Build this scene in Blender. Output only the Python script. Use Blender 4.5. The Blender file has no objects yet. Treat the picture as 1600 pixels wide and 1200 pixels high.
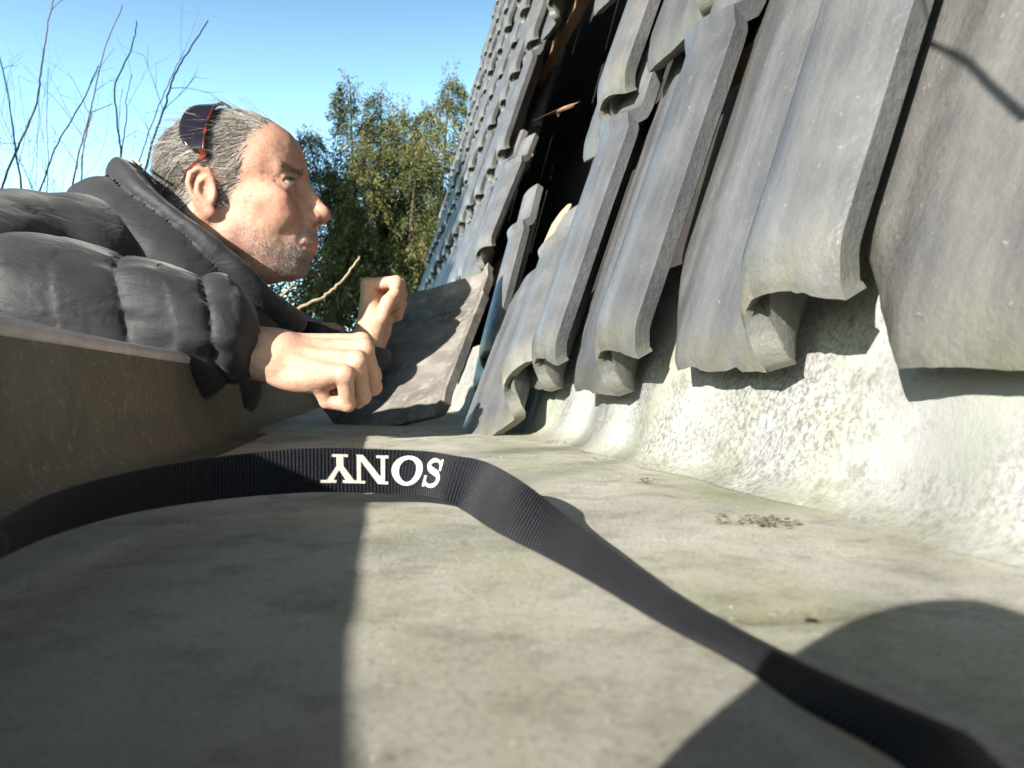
import bpy, math, random
import numpy as np
from mathutils import Vector, Matrix
random.seed(11); rng = np.random.default_rng(7)
R = math.radians
scene = bpy.context.scene
col = scene.collection

# ------------------------------------------------------------------ camera, sky, sun, exposure
F_PX = 1150.0                                  # focal length in photo pixels (photo 1600 x 1200)
YAW, PITCH = math.atan(225/1150), math.atan(10/1150)
CAM = Vector((0, 0, .05))                      # lens lies 5 cm above the gutter floor
cd = bpy.data.cameras.new('view_camera'); cam = bpy.data.objects.new('view_camera', cd); col.objects.link(cam)
cam.location = CAM; cam.rotation_euler = (R(90)+PITCH, 0, -YAW)
cd.sensor_width = 36; cd.lens = F_PX/1600*36; cd.clip_start = .004; cd.clip_end = 3000
cd.dof.use_dof = True; cd.dof.focus_distance = .55; cd.dof.aperture_fstop = 20
scene.camera = cam
SUN = Vector((1.87, 1.9, -1.0)).normalized()   # the way sunlight travels
world = bpy.data.worlds.new('World'); scene.world = world; world.use_nodes = True
wn = world.node_tree
sky = wn.nodes.new('ShaderNodeTexSky'); sky.sky_type = 'NISHITA'; sky.sun_disc = False
sky.sun_elevation = math.asin(-SUN.z); sky.sun_rotation = math.atan2(-SUN.x, -SUN.y)
sky.air_density = 1.0; sky.dust_density = .4; sky.ozone_density = 1.6
_tint = wn.nodes.new('ShaderNodeMix'); _tint.data_type = 'RGBA'; _tint.blend_type = 'MULTIPLY'; _tint.inputs[0].default_value = 1
_geo = wn.nodes.new('ShaderNodeTexCoord'); _sep = wn.nodes.new('ShaderNodeSeparateXYZ'); _rmp = wn.nodes.new('ShaderNodeValToRGB')
wn.links.new(_geo.outputs['Generated'], _sep.inputs[0]); wn.links.new(_sep.outputs[2], _rmp.inputs[0])
_e = _rmp.color_ramp.elements; _e[0].position = .22; _e[0].color = (1.58, 1.85, 1.76, 1); _e[1].position = .68; _e[1].color = (.12, .13, .13, 1)
wn.links.new(_rmp.outputs[0], _tint.inputs[7])
wn.links.new(sky.outputs[0], _tint.inputs[6]); wn.links.new(_tint.outputs[2], wn.nodes['Background'].inputs[0])
wn.nodes['Background'].inputs[1].default_value = .104
sl = bpy.data.lights.new('sun', 'SUN'); sl.energy = 5.0; sl.angle = R(.55); sl.color = (1, .94, .85)
so = bpy.data.objects.new('sun', sl); col.objects.link(so); so.rotation_euler = SUN.to_track_quat('-Z', 'Y').to_euler()
scene.view_settings.view_transform = 'Standard'; scene.view_settings.look = 'None'
scene.view_settings.exposure = 1.58; scene.view_settings.gamma = 1
scene.render.engine = 'CYCLES'
scene.cycles.max_bounces = 8

_F = Vector((math.sin(YAW)*math.cos(PITCH), math.cos(YAW)*math.cos(PITCH), math.sin(PITCH)))
_R = Vector((math.cos(YAW), -math.sin(YAW), 0)); _U = _R.cross(_F)
def P(px, py, Y):
    """world point on photo pixel (px, py) at depth Y along the gutter"""
    d = _F + _R*((px-800)/F_PX) + _U*((600-py)/F_PX)
    return CAM + d*(Y/d.y)
def PZ(px, py, z):
    """world point on photo pixel (px, py) at height z"""
    d = _F + _R*((px-800)/F_PX) + _U*((600-py)/F_PX)
    return CAM + d*((z-CAM.z)/d.z)

# ------------------------------------------------------------------ object helpers
def tag(o, label=None, cat=None, group=None, kind=None):
    if label: o['label'] = label
    if cat: o['category'] = cat
    if group: o['group'] = group
    if kind: o['kind'] = kind
    return o
def empty(name, loc, label=None, cat=None, group=None):
    o = bpy.data.objects.new(name, None); col.objects.link(o); o.location = loc
    o.empty_display_size = .05
    return tag(o, label, cat, group)
def meshobj(name, verts, faces, mat, parent=None, smooth=True, uv=None, attrs=None, colors=None):
    me = bpy.data.meshes.new(name)
    verts = np.asarray(verts, dtype=float)
    me.from_pydata([tuple(v) for v in verts], [], [tuple(int(i) for i in f) for f in faces])
    me.update()
    if smooth: me.polygons.foreach_set('use_smooth', np.ones(len(me.polygons), dtype=bool))
    if uv is not None:
        l = me.uv_layers.new(name='UVMap')
        li = np.zeros(len(me.loops), dtype=np.int32); me.loops.foreach_get('vertex_index', li)
        l.data.foreach_set('uv', np.asarray(uv, dtype=np.float32)[li].ravel())
    if colors is not None:
        a = me.attributes.new('tint', 'FLOAT_COLOR', 'POINT')
        c = np.ones((len(verts), 4), dtype=np.float32); c[:, :3] = colors
        a.data.foreach_set('color', c.ravel())
    for k, vals in (attrs or {}).items():
        a = me.attributes.new(k, 'FLOAT', 'POINT'); a.data.foreach_set('value', np.asarray(vals, dtype=np.float32))
    o = bpy.data.objects.new(name, me); col.objects.link(o)
    if mat: me.materials.append(mat)
    if parent:
        o.parent = parent
        o.matrix_parent_inverse = Matrix.LocRotScale(parent.location, parent.rotation_euler, parent.scale).inverted()
    return o
class MB:
    """collects shapes for one mesh"""
    def __init__(s): s.v = []; s.f = []; s.c = []
    def add(s, v, f, c=None):
        n = len(s.v); s.v += [tuple(p) for p in v]; s.f += [tuple(i+n for i in q) for q in f]
        s.c += [c or (1, 1, 1)]*len(v)
    def box(s, c, sz, rot=None, col=None):
        m = rot or Matrix.Identity(3); c = Vector(c)
        v = [c + m @ Vector((sx*sz[0]/2, sy*sz[1]/2, sz_*sz[2]/2)) for sx in (-1, 1) for sy in (-1, 1) for sz_ in (-1, 1)]
        s.add(v, [(0,1,3,2),(4,6,7,5),(0,4,5,1),(2,3,7,6),(0,2,6,4),(1,5,7,3)], col)
    def tube(s, pts, rad, n=8, cap=True, col=None):
        pts = [Vector(p) for p in pts]
        if not hasattr(rad, '__len__'): rad = [rad]*len(pts)
        V = []; Fc = []; prev = None
        for i, p in enumerate(pts):
            t = (pts[min(i+1, len(pts)-1)] - pts[max(i-1, 0)]).normalized()
            if prev is None: a = t.orthogonal().normalized()
            else: a = (prev - t*prev.dot(t)).normalized()
            prev = a; b = t.cross(a)
            for k in range(n):
                q = 2*math.pi*k/n; V.append(p + (a*math.cos(q)+b*math.sin(q))*rad[i])
        for i in range(len(pts)-1):
            for k in range(n): Fc.append((i*n+k, i*n+(k+1) % n, (i+1)*n+(k+1) % n, (i+1)*n+k))
        if cap: Fc.append(tuple(range(n))[::-1]); Fc.append(tuple(range((len(pts)-1)*n, len(pts)*n)))
        s.add(V, Fc, col)
    def build(s, name, mat, parent=None, smooth=False, tint=False):
        return meshobj(name, s.v, s.f, mat, parent, smooth, colors=np.array(s.c) if tint else None)
def catmull(pts, n):
    """smooth path through control points (any dimension)"""
    p = np.array([list(q) for q in pts], float); p = np.vstack([2*p[0]-p[1], p, 2*p[-1]-p[-2]])
    out = []
    for i in range(1, len(p)-2):
        for t in np.linspace(0, 1, n, endpoint=False):
            a, b, c, d = p[i-1:i+3]
            out.append(.5*((2*b)+(-a+c)*t+(2*a-5*b+4*c-d)*t*t+(-a+3*b-3*c+d)*t**3))
    out.append(p[-2]); return np.array(out)

# smooth value noise for shapes
def vnoise(p, seed=0):
    p = np.asarray(p, float); i = np.floor(p).astype(np.int64); f = p-i; f = f*f*(3-2*f)
    def h(a, b, c):
        n = (a*374761393 + b*668265263 + c*2147483647 + seed*974634777) & 0xffffffff
        n = ((n ^ (n >> 13))*1274126177) & 0xffffffff
        return ((n ^ (n >> 16)) & 0xffff)/32767.5 - 1
    r = 0
    for dx in (0, 1):
        for dy in (0, 1):
            for dz in (0, 1):
                w = (f[..., 0] if dx else 1-f[..., 0])*(f[..., 1] if dy else 1-f[..., 1])*(f[..., 2] if dz else 1-f[..., 2])
                r = r + w*h(i[..., 0]+dx, i[..., 1]+dy, i[..., 2]+dz)
    return r

# ------------------------------------------------------------------ materials
class NT:
    def __init__(s, name):
        s.m = bpy.data.materials.new(name); s.m.use_nodes = True; s.t = s.m.node_tree
        s.b = s.t.nodes['Principled BSDF']; s.co = s.t.nodes.new('ShaderNodeTexCoord')
    def n(s, kind, **kw):
        x = s.t.nodes.new('ShaderNode'+kind)
        for k, v in kw.items(): setattr(x, k, v)
        return x
    def l(s, a, b): s.t.links.new(a, b)
    def noise(s, scale, detail=6, rough=.6, vec=None, stretch=None, dist=0):
        x = s.n('TexNoise'); x.inputs['Scale'].default_value = scale; x.inputs['Detail'].default_value = detail
        x.inputs['Roughness'].default_value = rough; x.inputs['Distortion'].default_value = dist
        v = vec or s.co.outputs['Object']
        if stretch:
            mp = s.n('Mapping'); mp.inputs['Scale'].default_value = stretch; s.l(v, mp.inputs['Vector']); v = mp.outputs[0]
        s.l(v, x.inputs['Vector']); return x.outputs['Fac']
    def ramp(s, fac, stops):
        x = s.n('ValToRGB'); e = x.color_ramp.elements
        while len(e) < len(stops): e.new(.5)
        for q, (p, c) in zip(e, stops): q.position = p; q.color = (c if hasattr(c, '__len__') else (c, c, c)) + (1,) if hasattr(c, '__len__') else (c, c, c, 1)
        s.l(fac, x.inputs[0]); return x.outputs[0]
    def mix(s, fac, a, b, mode='MIX'):
        x = s.n('Mix', data_type='RGBA', blend_type=mode)
        for sock, v in ((x.inputs[0], fac), (x.inputs[6], a), (x.inputs[7], b)):
            if hasattr(v, 'is_output'): s.l(v, sock)
            elif hasattr(v, '__len__'): sock.default_value = tuple(v)+(1,)
            else: sock.default_value = v
        return x.outputs[2]
    def math(s, op, a, b=0, clamp=False):
        x = s.n('Math', operation=op); x.use_clamp = clamp
        for sock, v in ((x.inputs[0], a), (x.inputs[1], b)):
            if hasattr(v, 'is_output'): s.l(v, sock)
            else: sock.default_value = v
        return x.outputs[0]
    def attr(s, name, out='Fac'):
        x = s.n('Attribute'); x.attribute_name = name; return x.outputs[out]
    def bump(s, h, strength=.3, dist=.002, prev=None):
        x = s.n('Bump'); x.inputs['Strength'].default_value = strength; x.inputs['Distance'].default_value = dist
        s.l(h, x.inputs['Height'])
        if prev: s.l(prev, x.inputs['Normal'])
        return x.outputs[0]
    def done(s, color=None, rough=None, normal=None, spec=None, **kw):
        for key, v in (('Base Color', color), ('Roughness', rough), ('Normal', normal), ('Specular IOR Level', spec)):
            if v is None: continue
            if hasattr(v, 'is_output'): s.l(v, s.b.inputs[key])
            elif hasattr(v, '__len__'): s.b.inputs[key].default_value = tuple(v)+(1,)
            else: s.b.inputs[key].default_value = v
        for k, v in kw.items(): s.b.inputs[k.replace('_', ' ')].default_value = v
        return s.m
M = {}
def make_materials():
    # clay pantile: smoked grey, each tile its own tone, weathered and gritty
    m = NT('smoked_clay'); rnd = m.n('ObjectInfo').outputs['Random']
    base = m.ramp(m.noise(9, 5, .6, dist=.6), [(.3, (.050, .052, .058)), (.52, (.088, .090, .096)), (.72, (.145, .145, .146))])
    tone = m.ramp(rnd, [(0, (.80, .82, .86)), (.35, (1.0, 1.0, 1.0)), (.7, (1.08, 1.04, .96)), (1, (.88, .86, .84))])
    base = m.mix(1.0, base, tone, 'MULTIPLY')
    streak = m.ramp(m.noise(30, 4, .6, stretch=(1.6, .12, 1)), [(.40, 0.0), (.62, 1.0)])
    base = m.mix(m.math('MULTIPLY', streak, .13), base, (.36, .35, .33))
    grit = m.ramp(m.noise(420, 3, .7), [(.60, 0.0), (.70, 1.0)])
    base = m.mix(m.math('MULTIPLY', grit, .35), base, (.10, .098, .095))
    spots = m.ramp(m.noise(260, 2, .5), [(.70, 0.0), (.74, 1.0)])
    base = m.mix(m.math('MULTIPLY', spots, .28), base, (.36, .355, .33))
    moss = m.math('MULTIPLY', m.attr('edge'), m.ramp(m.noise(38, 5, .7), [(.34, 0.0), (.62, 1.0)]))
    base = m.mix(m.math('MULTIPLY', moss, .5), base, (.17, .17, .10))
    nb = m.bump(m.noise(260, 5, .65), .5, .0016); nb = m.bump(m.noise(35, 4, .6), .4, .004, nb)
    M['tile'] = m.done(base, m.ramp(m.noise(25, 4), [(.3, .27), (.7, .46)]), nb, .65)
    m = NT('weathered_brown_clay')
    c = m.ramp(m.noise(14, 6, .65, dist=.5), [(.3, (.075, .068, .062)), (.5, (.14, .128, .115)), (.7, (.22, .205, .18))])
    c = m.mix(m.math('MULTIPLY', m.ramp(m.noise(50, 6, .75), [(.52, 0.0), (.62, 1.0)]), .6), c, (.26, .245, .21))
    M['old_tile'] = m.done(c, .75, m.bump(m.noise(90, 7, .75), .6, .003), .3)
    # gutter floor
    m = NT('weathered_gutter_coating')
    c = m.ramp(m.noise(5, 7, .62, dist=.3), [(.28, (.36, .35, .29)), (.5, (.50, .485, .42)), (.7, (.60, .58, .52))])
    g = m.ramp(m.noise(11, 6, .65, stretch=(1, .45, 1)), [(.44, 0.0), (.64, 1.0)])
    c = m.mix(m.math('MULTIPLY', g, .75), c, (.32, .335, .20))
    d = m.ramp(m.noise(38, 8, .72), [(.49, 0.0), (.64, 1.0)])
    c = m.mix(m.math('MULTIPLY', d, .62), c, (.20, .185, .145))
    sp = m.ramp(m.noise(700, 4, .75), [(.54, 0.0), (.62, 1.0)])
    c = m.mix(m.math('MULTIPLY', sp, .6), c, (.20, .18, .15))
    sp = m.ramp(m.noise(520, 2, .6), [(.66, 0.0), (.70, 1.0)])
    c = m.mix(m.math('MULTIPLY', sp, .7), c, (.66, .64, .58))
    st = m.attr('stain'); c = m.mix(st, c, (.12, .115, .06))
    nb = m.bump(m.noise(420, 8, .85), .9, .0018); nb = m.bump(m.noise(70, 6, .7), .3, .004, nb)
    M['floor'] = m.done(c, .62, nb, .4)
    # outer gutter wall, inside: brown-green grime with vertical streaks
    m = NT('grimy_gutter_side')
    c = m.ramp(m.noise(7, 6, .65), [(.3, (.050, .050, .035)), (.55, (.09, .088, .064)), (.75, (.155, .15, .118))])
    s_ = m.ramp(m.noise(45, 5, .6, stretch=(.5, 1, .10)), [(.42, 0.0), (.68, 1.0)])
    c = m.mix(m.math('MULTIPLY', s_, .6), c, (.10, .085, .05))
    s_ = m.ramp(m.noise(160, 5, .7), [(.55, 0.0), (.68, 1.0)])
    c = m.mix(m.math('MULTIPLY', s_, .35), c, (.36, .345, .27))
    nb = m.bump(m.noise(300, 4, .7), .3, .001)
    M['side'] = m.done(c, .6, nb, .35)
    m = NT('rim_metal')
    c = m.ramp(m.noise(40, 5, .6), [(.35, (.34, .345, .35)), (.65, (.48, .49, .50))])
    M['rim'] = m.done(c, .42, m.bump(m.noise(150, 4), .15, .001), .5, Metallic=.3)
    # pale upstand with lichen
    m = NT('lichen_upstand')
    c = m.ramp(m.noise(10, 6, .6), [(.3, (.215, .22, .215)), (.5, (.285, .29, .285)), (.7, (.35, .355, .355))])
    g = m.ramp(m.noise(16, 5, .6, stretch=(1, 1, .4), dist=.5), [(.46, 0.0), (.66, 1.0)])
    c = m.mix(m.math('MULTIPLY', g, .45), c, (.27, .30, .18))
    k = m.ramp(m.noise(9, 3, .5), [(.42, 0.0), (.6, 1.0)])
    f = m.ramp(m.noise(330, 5, .75), [(.47, 0.0), (.58, 1.0)])
    c = m.mix(m.math('MULTIPLY', m.math('MULTIPLY', f, k), .8), c, (.10, .10, .09))
    f = m.ramp(m.noise(120, 6, .75), [(.56, 0.0), (.64, 1.0)])
    c = m.mix(m.math('MULTIPLY', m.math('MULTIPLY', f, k), .45), c, (.58, .58, .58))
    f = m.ramp(m.noise(34, 8, .8), [(.55, 0.0), (.62, 1.0)])
    c = m.mix(m.math('MULTIPLY', f, .6), c, (.12, .115, .085))
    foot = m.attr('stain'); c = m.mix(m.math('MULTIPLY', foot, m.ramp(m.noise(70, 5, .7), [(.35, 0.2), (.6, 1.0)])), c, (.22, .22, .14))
    nb = m.bump(m.noise(330, 6, .8), .5, .0018); nb = m.bump(m.noise(60, 6, .7), .18, .005, nb)
    M['upstand'] = m.done(c, .75, nb, .3)
    # wood
    m = NT('old_wood')
    w = m.noise(60, 5, .6, stretch=(1, .08, 1))
    M['wood'] = m.done(m.ramp(w, [(.3, (.12, .065, .035)), (.7, (.26, .15, .085))]), .8, m.bump(w, .4, .002))
    m = NT('shade_black_board'); M['board'] = m.done(m.ramp(m.noise(20, 4), [(.3, (.012, .010, .009)), (.7, (.03, .024, .02))]), .95)  # near-black, the shade of the unlit roof interior put into the colour
    m = NT('broken_clay')
    M['clay'] = m.done(m.ramp(m.noise(60, 5, .7), [(.3, (.28, .17, .10)), (.7, (.48, .34, .23))]), .9, m.bump(m.noise(200, 4), .5, .002))
    m = NT('brick')
    b = m.n('TexBrick'); b.inputs['Color1'].default_value = (.26, .12, .075, 1); b.inputs['Color2'].default_value = (.19, .09, .06, 1)
    b.inputs['Mortar'].default_value = (.4, .38, .34, 1); b.inputs['Scale'].default_value = 4.5
    mp = m.n('Mapping'); mp.inputs['Rotation'].default_value = (R(90), 0, R(90)); m.l(m.co.outputs['Object'], mp.inputs[0]); m.l(mp.outputs[0], b.inputs['Vector'])
    M['brick'] = m.done(b.outputs[0], .85)
    m = NT('lawn'); M['grass'] = m.done(m.ramp(m.noise(3, 8, .7), [(.3, (.03, .045, .015)), (.7, (.07, .09, .03))]), .95)
    # strap webbing
    m = NT('webbing'); uvv = m.n('UVMap').outputs[0]
    sx = m.n('SeparateXYZ'); m.l(uvv, sx.inputs[0])
    ribs = m.math('SINE', m.math('MULTIPLY', sx.outputs[0], 2*math.pi/.00155))
    cross = m.math('SINE', m.math('MULTIPLY', sx.outputs[1], 2*math.pi/.0011))
    tw = m.math('ADD', ribs, m.math('MULTIPLY', cross, .6))
    c = m.ramp(m.noise(400, 3, .6), [(.3, (.004, .005, .008)), (.6, (.007, .008, .013)), (.8, (.018, .020, .028))])
    dust = m.ramp(m.noise(1300, 2, .6), [(.64, 0.0), (.70, 1.0)])
    c = m.mix(m.math('MULTIPLY', dust, .25), c, (.11, .115, .14))
    c = m.mix(m.math('MULTIPLY', m.math('ADD', m.math('MULTIPLY', ribs, .5), .5), .35), c, (.014, .017, .027))
    M['strap'] = m.done(c, .55, m.bump(tw, .9, .0005), .16, Sheen_Weight=.04)
    m = NT('cream_lettering')
    M['letter'] = m.done(m.ramp(m.noise(500, 4, .7), [(.35, (.36, .33, .27)), (.65, (.54, .51, .43))]), .6, m.bump(m.noise(1200, 2), .3, .0004))
    m = NT('black_plastic'); M['plastic'] = m.done((.015, .015, .017), .45, m.bump(m.noise(900, 2), .2, .0003))
    m = NT('lens_glass'); M['glass'] = m.done((.01, .01, .014), .05, None, .6)
    # skin, tinted per point
    m = NT('skin')
    c = m.attr('tint', 'Color')
    bl = m.ramp(m.noise(60, 7, .7), [(.32, (.80, .72, .68)), (.5, (1, .97, .96)), (.68, (1.10, 1.08, 1.08))]); c = m.mix(1.0, c, bl, 'MULTIPLY')
    hair = m.ramp(m.noise(900, 2, .7), [(.40, 0.0), (.60, 1.0)])
    c = m.mix(m.math('MULTIPLY', m.attr('stubble'), m.math('ADD', m.math('MULTIPLY', hair, .6), .14)), c, (.17, .155, .14))
    fl = m.ramp(m.noise(1500, 1, .5), [(.62, 0.0), (.68, 1.0)])
    c = m.mix(m.math('MULTIPLY', m.math('MULTIPLY', m.attr('stubble'), fl), .5), c, (.55, .52, .48))
    nb = m.bump(m.noise(800, 4, .7), .45, .0010); nb = m.bump(m.noise(110, 6, .7, stretch=(1, 1, 1.6)), .45, .0028, nb)
    M['skin'] = m.done(c, .52, nb, .32, Subsurface_Weight=.12, Subsurface_Scale=.006)
    m.b.inputs['Subsurface Radius'].default_value = (1, .35, .2)
    m = NT('grey_hair'); M['hair'] = m.done(m.attr('tint', 'Color'), .42, None, .5)
    m = NT('eye'); M['eye'] = m.done(m.attr('tint', 'Color'), .12, None, .6)
    # nylon shell of the quilted jacket
    m = NT('quilted_nylon')
    wr = m.noise(22, 4, .55, stretch=(.7, 1.2, 1.7), dist=.5); wr2 = m.noise(48, 2, .5, stretch=(1.4, 1, .6), dist=.3)
    seam = m.attr('seam')
    nb = m.bump(wr, .38, .010); nb = m.bump(wr2, .22, .003, nb)
    fine = m.noise(1100, 3, .7); nb = m.bump(fine, .35, .0006, nb)
    c = m.mix(seam, (.017, .0175, .021), (.016, .016, .019))
    M['nylon'] = m.done(c, .62, nb, .28, Sheen_Weight=.16)
    m.b.inputs['Sheen Roughness'].default_value = .4
    m = NT('navy_cloth'); M['navy'] = m.done((.018, .026, .06), .6, m.bump(m.noise(30, 4), .4, .005), .4)
    m = NT('jeans'); M['jeans'] = m.done(m.ramp(m.noise(200, 3), [(.3, (.02, .03, .06)), (.7, (.05, .07, .12))]), .9)
    m = NT('zip_piping'); M['zip'] = m.done((.30, .27, .20), .5)
    m = NT('tortoise_frame'); M['tort'] = m.done(m.ramp(m.noise(120, 3), [(.4, (.015, .008, .008)), (.65, (.16, .02, .012))]), .18, None, .6)
    m = NT('dark_lens'); M['lens'] = m.done((.012, .010, .016), .08, None, .7)
    # plants
    m = NT('conifer_spray')
    M['conifer'] = m.done(m.attr('tint', 'Color'), .6, None, .3)
    m = NT('bark'); M['bark'] = m.done(m.ramp(m.noise(40, 5, .7, stretch=(1, 1, .25)), [(.3, (.045, .032, .026)), (.7, (.11, .085, .07))]), .9, m.bump(m.noise(60, 5), .5, .004))
    m = NT('twig_bark'); M['twig'] = m.done(m.ramp(m.noise(30, 4), [(.3, (.050, .036, .045)), (.7, (.10, .075, .085))]), .7)
    m = NT('dry_stem'); M['dry'] = m.done(m.ramp(m.noise(60, 4), [(.3, (.17, .13, .07)), (.7, (.27, .215, .13))]), .75)
    m = NT('debris'); M['debris'] = m.done(m.ramp(m.noise(120, 4), [(.3, (.05, .04, .028)), (.7, (.16, .13, .09))]), .95, m.bump(m.noise(300, 4), .5, .001))
    m = NT('crumb'); M['crumb'] = m.done(m.ramp(m.noise(160, 4), [(.3, (.24, .22, .18)), (.7, (.52, .49, .42))]), .9)
make_materials()

# ------------------------------------------------------------------ ground
GZ = -1.12
def ground():
    meshobj('ground', [(-1500, -1500, GZ), (1500, -1500, GZ), (1500, 1500, GZ), (-1500, 1500, GZ)], [(0, 1, 2, 3)], M['grass'], None, False)['kind'] = 'structure'
ground()

# ------------------------------------------------------------------ the gutter
XL, XR = -.142, .178          # floor edges
YA, YB = -.7, 5.6
def grid_faces(nu, nv):
    return [(i*nv+j, i*nv+j+1, (i+1)*nv+j+1, (i+1)*nv+j) for i in range(nu-1) for j in range(nv-1)]
def up_x(y, h):
    """x of the upstand surface at height h, wavy along the gutter"""
    wv = .004*np.sin(y*21+.6) + .0025*np.sin(y*47+2) + .003*np.sin(y*9.3)
    rip = .0022*np.sin(y*95)*np.clip((y-.62)*4, 0, 1)
    return XR + wv*(1-.3*np.clip(h/.1, 0, 1)) + rip*np.clip(h/.03, 0, 1) + .36*h + .012*(1-np.exp(-h/.005))
def gutter():
    g = empty('roof_gutter', (0, 0, 0), 'long greenish grey box gutter with stained floor running below the roof tiles', 'gutter')
    # floor
    ys = np.unique(np.concatenate([np.arange(YA, .08, .02), np.arange(.08, .5, .005), np.arange(.5, 1.3, .01), np.arange(1.3, YB+.01, .06)]))
    nx = 84
    V = []; st = []
    dent = PZ(1238, 962, 0)
    for y in ys:
        x1 = up_x(np.array(y), np.array(0.)) + .012
        for x in np.linspace(XL-.006, float(x1), nx):
            z = .0003*vnoise(np.array([x*14, y*9, 3.]), 5) + .0004*vnoise(np.array([x*45, y*45, 1.]), 8)
            if y > .875: z += .0022*min(1, (y-.875)/.004)
            e = max(0, (x-(float(x1)-.02))/.02); z += .004*e*e
            dx, dy = x-dent.x, y-dent.y
            q = math.exp(-((dx/.0145)**2+(dy/.0042)**2)**1.4); z -= .0045*q
            z += .0013*math.exp(-((dx/.024)**2+((dy+.004)/.011)**2))
            s_ = .75*math.exp(-((dx/.018)**2+(dy/.0062)**2))
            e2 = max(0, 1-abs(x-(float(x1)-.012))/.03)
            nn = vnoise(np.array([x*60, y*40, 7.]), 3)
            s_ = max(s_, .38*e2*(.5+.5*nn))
            V.append((x, y, z)); st.append(s_)
    meshobj('gutter_floor', V, grid_faces(len(ys), nx)[::1], M['floor'], g, True, attrs={'stain': st})
    # outer side: inner face, rim, outer face
    def side(name, y0, y1, inset, hz, label=None):
        prof = [(XL+.030+inset, .0015), (XL+.014+inset, .0022), (XL+.004+inset, .007), (XL-.001+inset, .016), (XL-.004+inset, .03), (XL-.007+inset, .05), (XL-.010+inset, hz-.008)]
        yy = np.arange(y0, y1+1e-6, .03) if y1 < 2 else np.linspace(y0, y1, 60)
        V = [(x+.0012*vnoise(np.array([y*7, z*30, 2.]), 4)*(z > .004), y, z) for y in yy for (x, z) in prof]
        s = meshobj('gutter_side', V, grid_faces(len(yy), len(prof)), M['side'], g, True)
        rp = [(XL-.010+inset, hz-.008), (XL-.0085+inset, hz-.003), (XL-.011+inset, hz+.0005), (XL-.017+inset, hz+.002), (XL-.026+inset, hz+.001), (XL-.030+inset, hz-.004), (XL-.029+inset, hz-.012), (XL-.024+inset, hz-.016), (XL-.022+inset, -.02)]
        V = [(x+.0010*vnoise(np.array([y*5, 3., 2.]), 6), y, z+.0012*vnoise(np.array([y*6, 1., 2.]), 9)) for y in yy for (x, z) in rp]
        meshobj('rim', V, grid_faces(len(yy), len(rp)), M['rim'], s, True)
        c0 = [(x, yy[-1], z) for x, z in prof+rp[1:]]
        meshobj('end_lap', c0+[(x, yy[-1]+.003, z) for x, z in prof+rp[1:]], grid_faces(2, len(c0)), M['side'], s, False)
    g['kind'] = 'thing'
    side('gutter_side', YA, .93, 0, .081)
    side('gutter_side', .9301, YB, -.004, .078)
    # upstand against the roof foot
    yy = np.concatenate([np.arange(YA, .15, .02), np.arange(.15, 1.5, .006), np.arange(1.5, YB+.01, .02)]); hs = np.concatenate([np.linspace(0, .03, 14), np.linspace(.035, .15, 14)])
    V = []; st = []
    for y in yy:
        for h in hs:
            nz = .0018*vnoise(np.array([y*40, h*40, 0.]), 2) + .003*vnoise(np.array([y*12, h*14, 0.]), 12)
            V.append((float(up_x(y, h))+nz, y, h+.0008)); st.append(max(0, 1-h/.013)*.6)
    meshobj('upstand', V, grid_faces(len(yy), len(hs))[::1], M['upstand'], g, True, attrs={'stain': st})
gutter()

# ------------------------------------------------------------------ house below and behind the tiles
TH = R(75.5); UV_ = Vector((math.cos(TH), 0, math.sin(TH))); NRM = Vector((-math.sin(TH), 0, math.cos(TH))); VD = Vector((0, -1, 0))
E0 = Vector((.190, 0, .052))        # eave line: where the pan of a bottom tile ends
def house():
    h = empty('house', (1.5, 2.4, GZ), 'house with a steep grey tiled roof and a dark gap of missing tiles', 'house')
    m = MB(); base = E0 - NRM*.24
    a, b = base - UV_*.05, base + UV_*3.6
    m.add([(a.x, YA, a.z), (b.x, YA, b.z), (b.x, 5.15, b.z), (a.x, 5.15, a.z), (a.x+.02, YA, a.z), (b.x+.02, YA, b.z), (b.x+.02, 5.15, b.z), (a.x+.02, 5.15, a.z)],
          [(0, 1, 2, 3), (4, 7, 6, 5), (0, 3, 7, 4), (1, 5, 6, 2), (0, 4, 5, 1), (3, 2, 6, 7)])
    m.build('dark_interior_sheet', M['board'], h)  # dark sheet standing in for the unlit interior behind the missing tiles
    rot = Matrix((VD, UV_, NRM)).transposed()
    for k in range(12):
        c = E0 + UV_*(.300+.280*k) - NRM*.040
        for ya, yb in ([(YA, .84+.05*(k == 1)), (1.50+.22*(k == 1), 5.1)] if k in (0, 1) else [(YA, 5.1)]):
            b_ = MB(); b_.box((c.x, (ya+yb)/2, c.z), (yb-ya, .036, .022), rot); b_.build('batten', M['wood'], h)
    w = MB(); w.box((.40, (YA+5.1)/2, (GZ-.06)/2-.02), (.30, 5.1-YA, -GZ-.06), None); w.build('brick_wall', M['brick'], h)
    w = MB(); w.box((.62, YA-.10, 1.35), (1.10, .10, 2.72)); w.build('rear_sky_blocker', M['board'], h)  # unseen dark panel added behind the lens to cut rear sky light
    w = MB(); w.box((-.01, (YA+5.1)/2, -.025), (.31, 5.1-YA, .03)); w.build('gutter_board', M['wood'], h)
house()

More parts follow.
